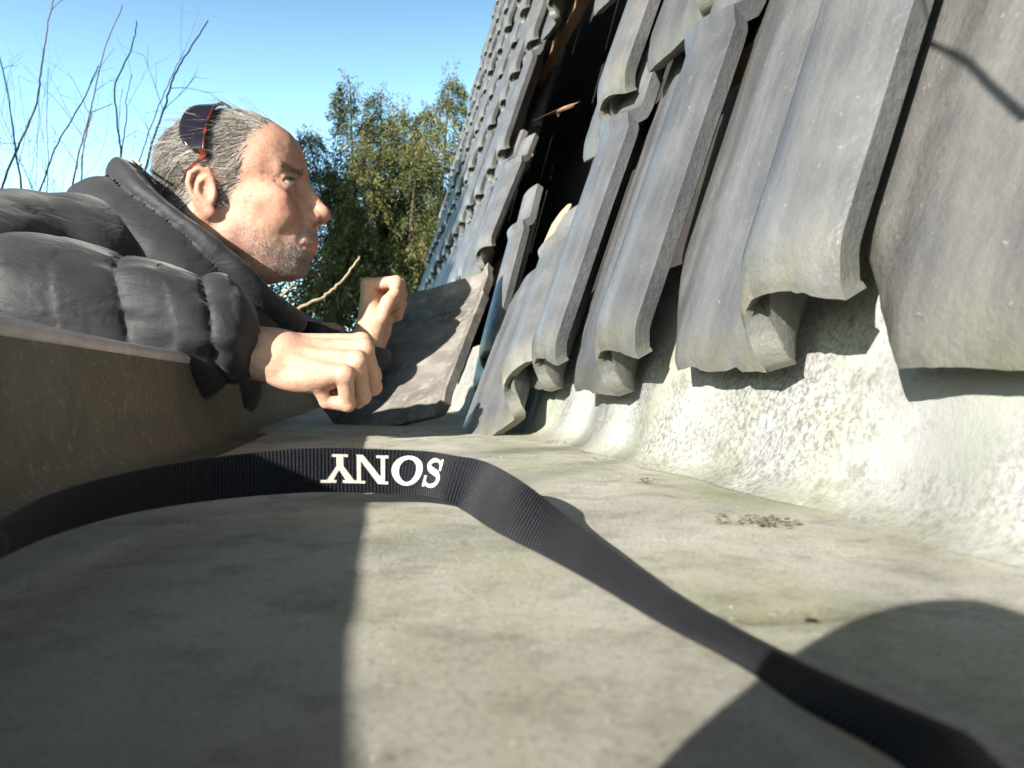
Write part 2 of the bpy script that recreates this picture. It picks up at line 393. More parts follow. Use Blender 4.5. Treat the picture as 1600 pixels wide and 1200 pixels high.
# ------------------------------------------------------------------ roof tiles
def tile_mesh(seed, flat=False, mat='tile'):
    r = np.random.default_rng(seed)
    W, L, T = .222, .350, .0135
    nv, ns = 61, 46
    vs = np.linspace(0, W, nv)
    ss = np.concatenate([np.linspace(0, .07, 18)[:-1], np.linspace(.07, .250, 12)[:-1], np.linspace(.250, L, ns-28)])
    def smooth(a, b, x): t = np.clip((x-a)/(b-a), 0, 1); return t*t*(3-2*t)
    chip = np.array([.0005*vnoise(np.array([v*300, seed*3.1, 0.]), seed) + .0003*vnoise(np.array([v*60, seed*3.1, 9.]), seed) + .006*max(0, vnoise(np.array([v*70, seed*1.7, 5.]), seed)-.55) for v in vs])
    smin = .060*np.clip(1-vs/.054, 0, 1)**1.0 + (0 if flat else 1)*(.024*smooth(.150, .168, vs) - .004*smooth(.19, .222, vs)) + chip
    out = np.zeros((len(ss), nv, 3)); edge = np.zeros((len(ss), nv)); inn = np.zeros_like(out)
    for i, s0 in enumerate(ss):
        s = smin + s0*(L-smin)/L if s0 < .07 else np.full(nv, s0) + smin*max(0, (1-(s0-.07)/.2))*.0
        s = smin*(1-min(1, s0/.07))+s0 if s0 < .07 else np.full(nv, s0)
        neck = smooth(.270, .282, s); ring = np.exp(-((s-.266)/.0055)**2)
        lip = -.002*(1-smooth(0, .026, vs)) if not flat else .014*(1-smooth(0, .026, vs)) + .014*smooth(.198, .222, vs)
        pan = .0055*np.cos((vs-.060)/.080*1.57) - .003
        roll = smooth(.144, .163, vs)*(0 if flat else 1); rollTop = .038*roll*np.cos(np.clip((vs-.184)/.044, -1, 1.1)*.95)**.8
        rollTop = rollTop*(1-.22*neck) + ring*.006*roll
        w = lip + pan*(0 if flat else 1) + rollTop + (.010*smooth(L-.028, L-.008, s) if flat else 0)
        fl = np.clip((.030-(s-smin))/.030, 0, 1)
        w = w - .008*fl**2.4*(1+roll*.3) + .0012*np.exp(-(((s-smin)-.004)/.004)**2)
        # hidden belly of the pan: a soft lengthwise fold
        w = w + .0035*smooth(.03, .06, vs)*(1-smooth(.06, .10, vs))
        w = w + .0005*np.array([vnoise(np.array([v*18, a*12, seed*1.]), seed+3) for v, a in zip(vs, s)])
        vv = vs*(1-.035*neck) + .004*neck
        out[i] = np.stack([vv, s, w], 1)
        edge[i] = np.clip(1-(s-smin)/.035, 0, 1)*.9 + .25*np.clip(1-vs/.02, 0, 1)
    dv = np.gradient(out, axis=1); ds = np.gradient(out, axis=0); n = np.cross(dv, ds); n /= np.linalg.norm(n, axis=2, keepdims=True)+1e-12
    inn = out - n*T
    V = np.concatenate([out.reshape(-1, 3), inn.reshape(-1, 3)]); N = len(ss)*nv
    Fc = [(i*nv+j, i*nv+j+1, (i+1)*nv+j+1, (i+1)*nv+j) for i in range(len(ss)-1) for j in range(nv-1)]
    Fc += [(N+a, N+d, N+c, N+b) for a, b, c, d in Fc]
    bd = [j for j in range(nv)] + [i*nv+nv-1 for i in range(1, len(ss))] + [(len(ss)-1)*nv+j for j in range(nv-2, -1, -1)] + [i*nv for i in range(len(ss)-2, 0, -1)]
    for a, b in zip(bd, bd[1:]+bd[:1]): Fc.append((a, N+a, N+b, b))
    me = bpy.data.meshes.new('roof_tile')
    me.from_pydata([tuple(p) for p in V], [], Fc); me.update()
    me.polygons.foreach_set('use_smooth', np.ones(len(me.polygons), dtype=bool))
    a = me.attributes.new('edge', 'FLOAT', 'POINT'); a.data.foreach_set('value', np.concatenate([edge.ravel(), edge.ravel()]).astype(np.float32))
    me.materials.append(M[mat])
    me.set_sharp_from_angle(angle=R(48))
    return me
TILES = [tile_mesh(i+1) for i in range(6)] + [tile_mesh(9, True, 'old_tile')]
PIT, GAU = .2045, .280
def basis(xa, ya):
    za = xa.cross(ya).normalized(); ya = za.cross(xa).normalized()
    return Matrix((xa, ya, za)).transposed()
def place_tile(Yfar, t, label, group, dw=0, spin=0, tilt=0, lift=0, roll=0, k=None, name='roof_tile'):
    """Yfar: depth of the tile's far edge; t: distance up the slope of its lower end"""
    o = bpy.data.objects.new(name, TILES[k if k is not None else random.randrange(6)]); col.objects.link(o)
    m = basis(VD, UV_) @ Matrix.Rotation(R(roll), 3, 'Y') @ Matrix.Rotation(R(-4.6+tilt), 3, 'X') @ Matrix.Rotation(R(spin), 3, 'Z')
    o.rotation_euler = m.to_euler()
    o.location = E0 + Vector((0, Yfar, 0)) + UV_*t + NRM*(.008+dw)
    return tag(o, label, 'roof tile', group, 'thing')
ORD = ['first', 'second', 'third', 'fourth', 'fifth', 'sixth', 'seventh', 'eighth', 'ninth', 'tenth', 'eleventh', 'twelfth', 'thirteenth', 'fourteenth', 'fifteenth', 'sixteenth', 'seventeenth', 'eighteenth', 'nineteenth', 'twentieth', 'twenty first', 'twenty second', 'twenty third', 'twenty fourth', 'twenty fifth', 'twenty sixth']
G_NEAR = 'roof tiles on the near side of the gap'; G_FAR = 'roof tiles beyond the gap'
Y0 = .474                     # far edge of the wide tile in the middle of the picture
def roof_tiles():
    near = {
        (-1, 0): ('pale grey roof tile cut off by the right edge of the photo', dict(k=1, dt=.007)),
        (0, 0): ('wide grey roof tile in the bottom row with broad roll over the lichen upstand', dict(k=0, dw=.002, dt=.007)),
        (1, 0): ('narrow looking grey bottom row tile next to the widest tile on its left', dict(k=2, spin=-.6, dw=.004, dt=-.004)),
        (2, 0): ('bottom row tile with a ringed neck standing next to the leaning fallen tile', dict(k=3, spin=-1.2, dw=.006, dt=-.006)),
        (2, 1): ('grey second row tile with hanging pale tip at the right edge of the gap', dict(k=4, spin=-3.0, dw=.004, dt=-.01)),
        (1, 1): ('tilted yellowish second row tile with pointed lower corner', dict(k=5, spin=5.5, dw=.010, tilt=-2)),
        (0, 1): ('second row tile at the top of the photo over the widest tile', dict(k=1)),
    }
    for c in range(-2, 4):
        yf = Y0 + PIT*c
        rows = 2 + max(0, int((.53*max(yf, 0)+.1)/.28)) if c > -1 else 2
        for r in range(rows+1):
            if c == 3 and r in (0, 1): continue
            lab, kw = near.get((c, r), (None, {}))
            if lab is None:
                lab = 'grey roof tile, %s row above the gutter, ' % ORD[r] + ('straight up from the widest tile' if c == 0 else '%s column %s of the widest tile' % (ORD[abs(c)-1], 'left' if c > 0 else 'right'))
                kw = dict(spin=random.uniform(-.8, .8), dw=random.uniform(-.002, .004))
            t = GAU*r + random.uniform(-.006, .006) + kw.pop('dt', 0)
            if (c, r) == (3, 1): t -= .03
            place_tile(yf + (.016 if c == -1 else 0), t, lab, G_NEAR, **kw)
    # beyond the gap
    c0 = 4
    skip = {(4, 0), (4, 1), (5, 1), (6, 1), (5, 0), (6, 0), (4, 2), (5, 2), (6, 2), (4, 3)}
    for c in range(c0, 23):
        yf = Y0 + PIT*c
        rows = int((.53*yf+.15)/.28)+1
        for r in range(min(rows, 12)):
            if (c, r) in skip: continue
            place_tile(yf, GAU*r + random.uniform(-.012, .012), 'grey roof tile, %s column past the gap, %s row above the gutter' % (ORD[c-c0], ORD[r]), G_FAR,
                       spin=random.gauss(0, .9), dw=random.uniform(-.003, .010), tilt=random.uniform(-.8, .4))
roof_tiles()
def free_tile(bottom, top, width_dir, label, k, flip=False, name='loose_tile'):
    """a dislodged tile: centre of its lower end, a point its top leans to, the way its width runs"""
    y = (Vector(top)-Vector(bottom)).normalized(); x = Vector(width_dir); x = (x - y*x.dot(y)).normalized()
    z = x.cross(y)
    o = bpy.data.objects.new(name, TILES[k]); col.objects.link(o)
    m = Matrix((x, y, z)).transposed(); o.rotation_euler = m.to_euler()
    o.location = Vector(bottom) - x*.11
    return tag(o, label, 'roof tile', 'dislodged tiles around the gap', 'thing')
def loose_tiles():
    free_tile(P(586, 664, 1.02), P(694, 438, 1.30), (.62, -.78, -.05), 'loose tile lifted out of the roof standing in the gutter beside the far fist', 6)
    free_tile(P(764, 672, .80), P(862, 385, 1.05), (.10, -1, 0), 'slipped pale tile leaning with its foot on the gutter floor', 3)
    free_tile(P(752, 600, 1.27), P(818, 345, 1.36), (.05, -1, 0), 'dark shaded tile left hanging behind the slipped pale tile', 2)
    free_tile(P(735, 430, 1.62), P(842, 168, 1.80), (.25, -1, .1), 'long tilted tile with a sunlit roll at the left side of the gap', 4)
    free_tile(P(815, 250, 1.9), P(870, 80, 2.1), (.1, -1, .0), 'half hidden tile pushed up at the left top of the gap', 5)
loose_tiles()

# ------------------------------------------------------------------ smooth-union bodies (distance fields meshed by surface nets)
def sph(p, c, r): return np.linalg.norm(p-np.asarray(c), axis=-1)-r
def ell(p, c, r):
    q = (p-np.asarray(c))/np.asarray(r); k = np.linalg.norm(q, axis=-1)
    return k*(k-1)/(np.linalg.norm(q/np.asarray(r), axis=-1)+1e-9)
def cap(p, a, b, ra, rb=None):
    a = np.asarray(a, float); b = np.asarray(b, float); rb = ra if rb is None else rb
    ab = b-a; h = np.clip(((p-a)@ab)/(ab@ab), 0, 1)
    return np.linalg.norm(p-(a+h[..., None]*ab), axis=-1)-(ra+(rb-ra)*h)
def chain(p, pts, rs, k=0):
    d = None
    for i in range(len(pts)-1):
        e = cap(p, pts[i], pts[i+1], rs[i], rs[i+1]); d = e if d is None else (smin(d, e, k) if k else np.minimum(d, e))
    return d
def smin(a, b, k):
    h = np.clip(.5+.5*(b-a)/k, 0, 1); return b+(a-b)*h-k*h*(1-h)
def smax(a, b, k): return -smin(-a, -b, k)
def nets(fn, lo, hi, res):
    lo = np.asarray(lo, float); hi = np.asarray(hi, float)
    ax = [np.arange(a, b+res, res) for a, b in zip(lo, hi)]
    sh = tuple(len(a) for a in ax)
    G = np.stack(np.meshgrid(*ax, indexing='ij'), -1)
    f = np.empty(sh, np.float32)
    for i in range(0, sh[0], 12): f[i:i+12] = fn(G[i:i+12])
    s = f < 0
    acc = np.zeros(tuple(n-1 for n in sh)+(3,)); cnt = np.zeros(tuple(n-1 for n in sh))
    cor = [(a, b, c) for a in (0, 1) for b in (0, 1) for c in (0, 1)]
    def sl(o): return tuple(slice(q, q+n-1) for q, n in zip(o, sh))
    for i, a in enumerate(cor):
        for b in cor[i+1:]:
            if sum(abs(x-y) for x, y in zip(a, b)) != 1: continue
            fa, fb = f[sl(a)], f[sl(b)]; x = (fa < 0) != (fb < 0)
            t = np.where(x, fa/np.where(x, fa-fb, 1), 0)
            p = np.asarray(a)+t[..., None]*(np.asarray(b)-np.asarray(a))
            acc += p*x[..., None]; cnt += x
    act = cnt > 0; idx = -np.ones(act.shape, np.int64); idx[act] = np.arange(act.sum())
    ii = np.argwhere(act); V = lo + (ii + acc[act]/cnt[act][:, None])*res
    Q = []
    for d in range(3):
        e = [(1, 2), (2, 0), (0, 1)][d]
        o0 = [slice(None)]*3; o1 = [slice(None)]*3
        o0[d] = slice(0, -1); o1[d] = slice(1, None)
        x = s[tuple(o0)] != s[tuple(o1)]; w = np.argwhere(x)
        w = w[(w[:, e[0]] > 0) & (w[:, e[1]] > 0) & (w[:, e[0]] < sh[e[0]]-1) & (w[:, e[1]] < sh[e[1]]-1)]
        u = np.zeros(3, int); u[e[0]] = 1; v = np.zeros(3, int); v[e[1]] = 1
        q = np.stack([idx[tuple((w-u-v).T)], idx[tuple((w-v).T)], idx[tuple(w.T)], idx[tuple((w-u).T)]], 1)
        flip = ~s[tuple(o0)][tuple(w.T)]
        q[flip] = q[flip][:, ::-1]; Q.append(q)
    return V, np.concatenate(Q)
def field_normal(fn, p, e=1e-3):
    return np.stack([fn(p+np.eye(3)[i]*e)-fn(p-np.eye(3)[i]*e) for i in range(3)], -1)

# ------------------------------------------------------------------ the man
class Frame:
    """local (forward, side, up) centimetres -> world metres"""
    def __init__(s, o, f, side, u): s.o = np.array(o, float); s.B = np.array([list(f), list(side), list(u)], float)
    def w(s, p): return s.o + (np.asarray(p, float)*.01)@s.B
    def l(s, p): return ((np.asarray(p, float)-s.o)@s.B.T)*100
def head_frame():
    p, y, r = R(6), R(9), R(-3)
    f = Vector((math.cos(p)*math.cos(y), -math.sin(y)*math.cos(p), math.sin(p)))
    s = Vector((0, -1, 0)); s = (s - f*s.dot(f)).normalized(); u = s.cross(f).normalized()*1
    if u.z < 0: u = -u
    s2 = s*math.cos(r) + u*math.sin(r); u2 = u*math.cos(r) - s*math.sin(r)
    o = P(332, 300, .915) - s2*.074
    return Frame(o, f, s2, u2)
HF = head_frame()
def head_sdf(p):
    """head and neck in the head's own centimetres; p[...,0] forward, 1 side (his right), 2 up"""
    a = p.copy(); a[..., 1] = np.abs(a[..., 1])        # symmetric
    S = lambda *c: np.array(c, float)
    d = ell(a, S(.3, 0, 3.7), (8.6, 7.3, 7.4))
    d = smin(d, ell(a, S(4.6, 0, 4.6), (4.7, 6.1, 4.6)), 2.0)
    d = smin(d, ell(a, S(3.6, 0, -2.2), (5.3, 6.1, 7.2)), 2.0)
    d = smin(d, cap(a, S(.9, 5.3, -4.6), S(5.9, 1.9, -8.2), 1.5, 1.35), 2.2)
    d = smin(d, ell(a, S(6.7, 0, -8.75), (1.7, 2.2, 1.5)), 1.2)
    d = smin(d, ell(a, S(5.3, 5.0, -.9), (2.9, 1.4, 1.5)), 1.5)
    d = smin(d, ell(a, S(6.6, 3.9, -2.6), (1.9, 1.7, 1.7)), 1.4)           # cheek
    d = smin(d, cap(a, S(8.7, .6, 2.9), S(7.1, 4.5, 2.7), .8, .55), 1.2)  # brow
    d = smin(d, ell(a, S(7.3, 0, -5.4), (2.75, 3.3, 2.9)), 1.3)            # muzzle
    # eye hollows
    d = smax(d, -ell(a, S(9.5, 3.1, 1.1), (1.45, 1.6, 1.0)), 1.2)
    # nose
    n = cap(a, S(8.9, 0, 1.9), S(10.9, 0, -2.1), .62, .85)
    n = smin(n, cap(a, S(8.0, 0, 1.4), S(9.0, 0, -2.7), 1.15, 1.7), .6)
    n = smin(n, ell(a, S(10.95, 0, -2.55), (1.0, 1.05, .95)), .8)
    n = smin(n, ell(a, S(9.8, 1.25, -3.0), (1.05, .68, .78)), .6)
    n = smin(n, cap(a, S(9.6, 0, -3.9), S(10.9, 0, -3.0), .5, .5), .5)
    d = smin(d, n, .7)
    d = smax(d, -ell(a, S(10.35, .68, -3.75), (.75, .32, .5)), .25)
    # lips, mouth line drawn down at the corner
    d = smin(d, cap(a, S(9.72, 0, -5.75), S(8.4, 2.4, -6.25), .38, .22), .4)
    d = smin(d, cap(a, S(9.42, 0, -6.95), S(8.3, 2.2, -6.6), .46, .22), .4)
    d = smax(d, -cap(a, S(10.3, 0, -6.32), S(8.5, 2.75, -6.55), .14, .13), .22)
    d = smax(d, -cap(a, S(9.9, 0, -7.95), S(9.0, 1.6, -7.9), .4, .2), .6)   # hollow under the lip
    d = smax(d, -cap(a, S(9.4, 2.15, -3.6), S(8.3, 3.3, -6.4), .16, .12), .55)  # fold beside the nose
    d = smax(d, -cap(a, S(11.0, 0, -4.75), S(10.6, 0, -5.2), .18, .18), .4)
    # eyelids and bags
    lid = sph(a, S(7.35, 3.15, 1.25), 1.42)
    slit = ell(a, S(8.6, 3.35, 1.28), (1.3, 1.5, .47))
    d = smin(d, lid, .35)
    d = smax(d, -slit, .12)
    d = smin(d, cap(a, S(8.75, 2.2, 2.15), S(7.75, 4.5, 1.75), .28, .24), .35)   # upper lid fold hangs over the eye
    d = smin(d, cap(a, S(8.35, 2.4, -.05), S(7.6, 4.2, .2), .3, .2), .5)
    for k in range(3):
        d = smax(d, -cap(a, S(6.9, 4.95, 1.5-.45*k), S(5.6, 5.9, 2.1-1.0*k), .05, .04), .22)
    # ear: bowl with a rolled rim and lobe
    ea = S(-.4, 7.0, 0) + (a-S(-.4, 7.0, 0))/.84
    ez = lambda f, u, s_: S(f, s_, u)
    E = ell(ea, S(-1.0, 7.5, .4), (1.75, .75, 2.7))
    E = smax(E, -ell(ea, S(-.55, 8.35, .3), (1.05, .72, 1.55)), .3)
    rim = [(.35, 7.1, 1.6), (-.1, 7.55, 2.85), (-1.2, 8.05, 3.25), (-2.3, 8.4, 2.6), (-2.75, 8.5, 1.2), (-2.45, 8.3, -.3), (-1.7, 7.9, -1.7), (-.9, 7.5, -2.55)]
    rm = chain(ea, [S(*q) for q in rim], [.28, .36, .40, .42, .40, .36, .34, .40])
    E = smin(E, rm, .35)
    ah = chain(ea, [S(-.6, 7.9, 1.9), S(-1.55, 8.15, 1.2), S(-1.75, 8.1, -.2), S(-1.1, 7.8, -1.3), S(-.35, 7.5, -1.35)], [.22, .27, .27, .25, .22])
    E = smin(E, ah, .3)
    E = smin(E, ell(ea, S(-.65, 7.45, -2.6), (.72, .42, .75)), .4)
    E = smin(E, ell(ea, S(.25, 7.2, -.2), (.45, .4, .65)), .3)
    d = smin(d, E*.84, .45)
    # neck
    nk = cap(a, S(-2.2, 0, -3.0), S(-8.5, 0, -13.5), 5.9, 6.6)
    d = smin(d, nk, 1.8)
    d = smin(d, cap(a, S(-2.4, 5.4, -2.5), S(-4.0, 2.6, -14), 1.6, 1.5), 2.2)     # neck muscle
    d = smin(d, ell(a, S(1.8, 0, -8.6), (4.0, 3.6, 2.0)), 2.0)
    return d + .05*vnoise(p*.75, 17) + .022*vnoise(p*1.9, 18)
def hand_sdf(p, curls, thumb, scale=1.0):
    """hand in its own centimetres: 0 along the forearm, 1 towards the thumb side, 2 towards the back of the hand"""
    q = p/scale; S = lambda *c: np.array(c, float)
    fing = [((8.9, 2.9, .8), (4.3, 2.6, 2.1), (.98, .90, .82, .66)), ((9.3, .95, 1.25), (4.7, 2.9, 2.2), (1.0, .92, .84, .68)),
            ((8.8, -1.0, .95), (4.3, 2.7, 2.1), (.96, .88, .80, .66)), ((7.9, -2.8, .3), (3.5, 2.1, 1.9), (.86, .78, .72, .58))]
    d = ell(q, S(4.6, 0, -.35), (4.6, 3.7, 1.45))
    d = smin(d, ell(q, S(3.0, 2.1, -1.3), (2.9, 1.5, 1.35)), .9)
    d = smin(d, ell(q, S(3.6, -2.2, -1.2), (3.4, 1.4, 1.3)), .9)
    for i, (kn, ln, rr) in enumerate(fing):
        k = S(*kn); base = S(.9, k[1]*.55, .35)
        d = smin(d, cap(q, base, k, 1.15, rr[0]), .55)
        d = smin(d, sph(q, k+S(-.1, 0, .12), rr[0]*1.02), .35)
    F = None
    for i, (kn, ln, rr) in enumerate(fing):
        a = 0; pt = S(*kn); pts = [pt]
        for L, c in zip(ln, curls[i]):
            a += R(c); pt = pt + L*S(math.cos(a), 0, -math.sin(a)); pts.append(pt)
        e = chain(q, pts, rr, .12)
        e = smin(e, sph(q, pts[1]+S(.05, 0, .05), rr[1]*1.04), .2)
        F = e if F is None else smin(F, e, .10)
    d = smin(d, F, .28)
    th = chain(q, [S(*c) for c in thumb], [1.25, 1.15, 1.0, .80], .3)
    d = smin(d, th, .30)
    # wrist and forearm
    w = ell(q, S(-.2, 0, 0), (3.0, 2.9, 2.15))
    d = smin(d, w, 1.0)
    d = smin(d, chain(q, [S(1, 0, 0), S(-4, 0, -.1), S(-12, 0, -.4)], [2.45, 2.75, 3.5]), 1.3)
    d = smin(d, ell(q, S(-1.4, -2.1, .7), (1.1, .8, .9)), .7)
    return d*scale
FIST = [(72, 98, 62), (76, 98, 62), (80, 98, 62), (84, 98, 60)]
HOLD = [(76, 98, 50), (80, 98, 52), (84, 98, 55), (88, 98, 55)]
def hand_frame(wrist, fwd, thumbdir):
    a = Vector(fwd).normalized(); r = Vector(thumbdir); r = (r - a*r.dot(a)).normalized()
    return a, r
def man():
    parts_v, parts_f, tints, stub = [], [], [], []
    def add(v, f, t, s):
        n = sum(len(x) for x in parts_v); parts_v.append(v); parts_f.append(f+n); tints.append(t); stub.append(s)
    # ---- head
    V, Q = nets(head_sdf, (-14.5, -9.6, -17), (13.2, 9.6, 14), .2)
    g = lambda c, r, q=V: np.exp(-(((q-np.asarray(c))/np.asarray(r))**2).sum(1))
    A = V.copy(); A[:, 1] = np.abs(A[:, 1])
    t = np.tile(np.array([.42, .235, .170]), (len(V), 1))
    def blend(mask, c):
        nonlocal t; mask = np.clip(mask, 0, 1)[:, None]; t = t*(1-mask)+np.array(c)*mask
    blend(.55*g((6.5, 4.6, -1.6), (2.6, 2.4, 2.0), A), (.43, .175, .125))
    blend(.6*g((11.2, 0, -2.8), (1.3, 1.6, 1.4), A), (.44, .18, .13))
    blend(.7*g((-1.2, 8.0, .3), (2.6, 1.6, 3.4), A), (.48, .215, .155))
    blend(.9*np.exp(-(np.minimum(np.abs(cap(A, (9.95, 0, -5.95), (8.5, 2.3, -6.35), .1)), np.abs(cap(A, (9.85, 0, -6.85), (8.5, 2.1, -6.6), .1)))/.42)**2), (.40, .165, .13))
    blend(.55*g((8.4, 3.1, .4), (1.3, 1.7, .8), A), (.33, .175, .13))
    lidline = np.abs(ell(A, np.array((8.6, 3.35, 1.28)), (1.3, 1.5, .47)))
    blend(.75*np.exp(-(lidline/.12)**2)*(A[:, 0] > 7), (.10, .05, .04))  # shading line painted into the skin along the lid slit
    # brows
    brow = np.exp(-(cap(A, np.array((8.9, 1.2, 2.75)), np.array((7.5, 4.3, 2.9)), .1)/.4)**2)*(A[:, 0] > 6)
    blend(.35*brow*(.6+.4*vnoise(V*3.2, 4)), (.17, .12, .09))
    # scalp under the hair
    hm = hair_mask(V)*np.clip(1.2-np.clip(V[:, 0]-4, 0, 4)*.22, 0, 1)
    blend(.8*hm, (.17, .155, .145))
    # stubble zone
    st = np.maximum(g((8.0, 2.0, -7.8), (4.2, 4.6, 2.9), A)*1.25, g((9.6, 0, -5.0), (1.6, 3.2, .9), A)*1.25)
    st = np.maximum(st, .75*np.exp(-(cap(A, np.array((1.5, 5.8, -4.0)), np.array((7, 3, -9)), .4)/1.6)**2))
    st *= 1-np.exp(-(np.minimum(cap(A, (9.95, 0, -5.95), (8.5, 2.3, -6.35), .1), cap(A, (9.85, 0, -6.85), (8.5, 2.1, -6.6), .1))/.5)**2)
    st *= (.75+.35*vnoise(V*.8, 6))
    add(HF.w(V), Q, t, np.clip(st, 0, 1))
    # ---- right hand: palm down, little-finger side to the viewer
    W1 = P(420, 554, .735)
    f1 = Vector((1, -.06, -.10)).normalized(); r1 = Vector((0, .80, .55)); r1 = (r1-f1*r1.dot(f1)).normalized(); d1 = f1.cross(r1)
    H1 = Frame(W1, f1, r1, d1)
    thumb1 = [(1.8, 2.2, -1.0), (4.9, 3.9, -2.4), (8.0, 2.6, -4.4), (9.0, .3, -4.9)]
    V, Q = nets(lambda p: hand_sdf(p, FIST, thumb1, .95), (-13, -5.6, -8), (13.5, 6.2, 4), .17)
    def skin_hand(V):
        t = np.tile(np.array([.47, .285, .205]), (len(V), 1))
        m = .5*np.exp(-(((V-np.array((8.8, 0, -5)))/np.array((3.5, 4, 2.5)))**2).sum(1))[:, None]
        t = t*(1-m)+np.array((.50, .26, .19))*m
        m = (.35*np.exp(-((V[:, 0]-8.8)/1.3)**2)*(V[:, 2] > 0))[:, None]
        return t*(1-m)+np.array((.50, .265, .20))*m
    add(H1.w(V), Q, skin_hand(V), np.zeros(len(V)))
    # ---- left hand: forearm rising, thumb side to the viewer
    W2 = P(574, 541, 1.07)
    f2 = Vector((.20, .10, 1)).normalized(); r2 = Vector((-.32, -.95, 0)); r2 = (r2-f2*r2.dot(f2)).normalized(); d2 = -(f2.cross(r2))
    H2 = Frame(W2, f2, r2, d2)
    thumb2 = [(1.2, 2.0, -1.3), (3.9, 3.8, -2.4), (6.4, 4.3, -3.2), (8.1, 3.8, -3.8)]
    V, Q = nets(lambda p: hand_sdf(p, HOLD, thumb2, .93), (-4.2, -5.6, -8), (13, 6.2, 4), .2)
    q = H2.w(V)
    if np.linalg.det(H2.B) < 0: Q = Q[:, ::-1]
    add(q, Q, skin_hand(V)*.92, np.zeros(len(V)))
    # ---- trunk, upper arms and legs, all under the clothes
    def trunk(p):
        d = cap(p, (-.38, .99, .10), (-.86, .99, -.12), .12, .13)
        d = smin(d, cap(p, (-.36, .84, .10), (-.36, 1.14, .10), .055, .055), .05)
        d = smin(d, cap(p, (-.36, .82, .10), (-.43, .72, .05), .045, .04), .04)
        d = smin(d, cap(p, (-.43, .72, .05), tuple(W1), .038, .022), .02)
        d = smin(d, chain(p, [np.array((-.36, 1.16, .10)), np.array(P(400, 552, 1.13)), np.array(P(520, 522, 1.10))], [.035, .026, .020]), .04)
        for sy in (-.10, .10):
            d = smin(d, chain(p, [np.array((-.86, .99+sy, -.12)), np.array((-.84, .99+sy*1.2, -.60)), np.array((-.90, .99+sy*1.2, -1.03))], [.085, .06, .045]), .05)
            d = smin(d, cap(p, (-.90, .99+sy*1.2, -1.06), (-.74, .99+sy*1.3, -1.09), .04, .032), .03)
        d = smin(d, cap(p, (-.36, .99, .14), tuple(HF.w((-5, 0, -8))), .06, .055), .04)
        return d
    V, Q = nets(trunk, (-1.05, .62, -1.16), (.08, 1.36, .30), .014)
    add(V, Q, np.tile(np.array([.5, .31, .22]), (len(V), 1)), np.zeros(len(V)))
    body = meshobj('person', np.concatenate(parts_v), np.concatenate(parts_f), M['skin'], None, True,
                   colors=np.concatenate(tints), attrs={'stubble': np.concatenate(stub)})
    tag(body, 'man in a black quilted jacket leaning over the gutter, looking up', 'person')
    # ---- eyes
    look = np.array((.74, .56, .46))
    for sgn in (1, -1):
        n, mth = 48, 32; V = []; C = []
        L = look*np.array((1, 1, 1)); L = L/np.linalg.norm(L)
        for i in range(mth+1):
            for j in range(n):
                a, b = math.pi*i/mth, 2*math.pi*j/n
                v = np.array((math.cos(a), math.sin(a)*math.cos(b), math.sin(a)*math.sin(b))); V.append(v)
        V = np.array(V); an = np.degrees(np.arccos(np.clip(V@L, -1, 1)))
        C = np.tile(np.array((.40, .36, .33)), (len(V), 1)); C[an < 29] = (.10, .07, .045); C[an < 11] = (.004, .004, .004)
        F4 = [(i*n+j, i*n+(j+1) % n, (i+1)*n+(j+1) % n, (i+1)*n+j) for i in range(mth) for j in range(n)]
        bulge = 1+.05*np.clip(1-(an/30)**2, 0, 1)
        meshobj('eye', HF.w(V*bulge[:, None]*1.27+np.array((7.35, 3.15*sgn, 1.25))), F4, M['eye'], body, True, colors=C)
    hair(body); facial_hair(body); jacket(body, W1, W2)
    return body
def hair_mask(V):
    """1 where the scalp carries hair, in head centimetres"""
    A = V.copy(); A[:, 1] = np.abs(A[:, 1]); f, s, u = A.T
    front = np.interp(u, [-6, -3.5, -1.5, .5, 2.2, 4, 6, 8, 10, 11.5, 13], [-5, -3.2, .8, 2.6, 3.5, 3.9, 4.9, 6.5, 7.9, 8.4, 8.4])
    m = np.clip((front-f)/.9+.5+.5*vnoise(V*1.1, 3), 0, 1)
    m *= np.clip((u+5.6+.5*vnoise(V*.9, 8)-np.clip((-f-4)*.25, 0, 2)*(-1))/.9, 0, 1)
    ear = np.exp(-(((A-np.array((-1.2, 8, .0)))/np.array((2.6, 1.6, 3.6)))**2).sum(1))
    m *= np.clip(1.3-2.6*ear, 0, 1)
    m *= ~((f > -2.6) & (u < -.6) & (f < 4) & (s > 3) & (f < .3))
    return m
def strand_mesh(paths, r0):
    N, S1 = paths.shape[:2]; SEG = S1-1
    tang = np.gradient(paths, axis=1); tang /= np.linalg.norm(tang, axis=2, keepdims=True)+1e-9
    ref = rng.normal(size=(N, 1, 3)); a = np.cross(tang, np.broadcast_to(ref, tang.shape)); a /= np.linalg.norm(a, axis=2, keepdims=True)+1e-9
    b = np.cross(tang, a)
    rad = (r0*np.linspace(1, .35, SEG+1))[None, :, None]
    ring = np.stack([paths + rad*(a*math.cos(w)+b*math.sin(w)) for w in (0, 2.094, 4.189)], 2)   # N,S,3,3
    V = ring.reshape(-1, 3); base = (np.arange(N)*(SEG+1)*3)[:, None, None]
    sidx = np.arange(SEG)[None, :, None]*3; k3 = np.arange(3)[None, None, :]; k4 = (k3+1) % 3
    Fq = np.stack([base+sidx+k3, base+sidx+k4, base+sidx+3+k4, base+sidx+3+k3], -1).reshape(-1, 4)
    return V, Fq
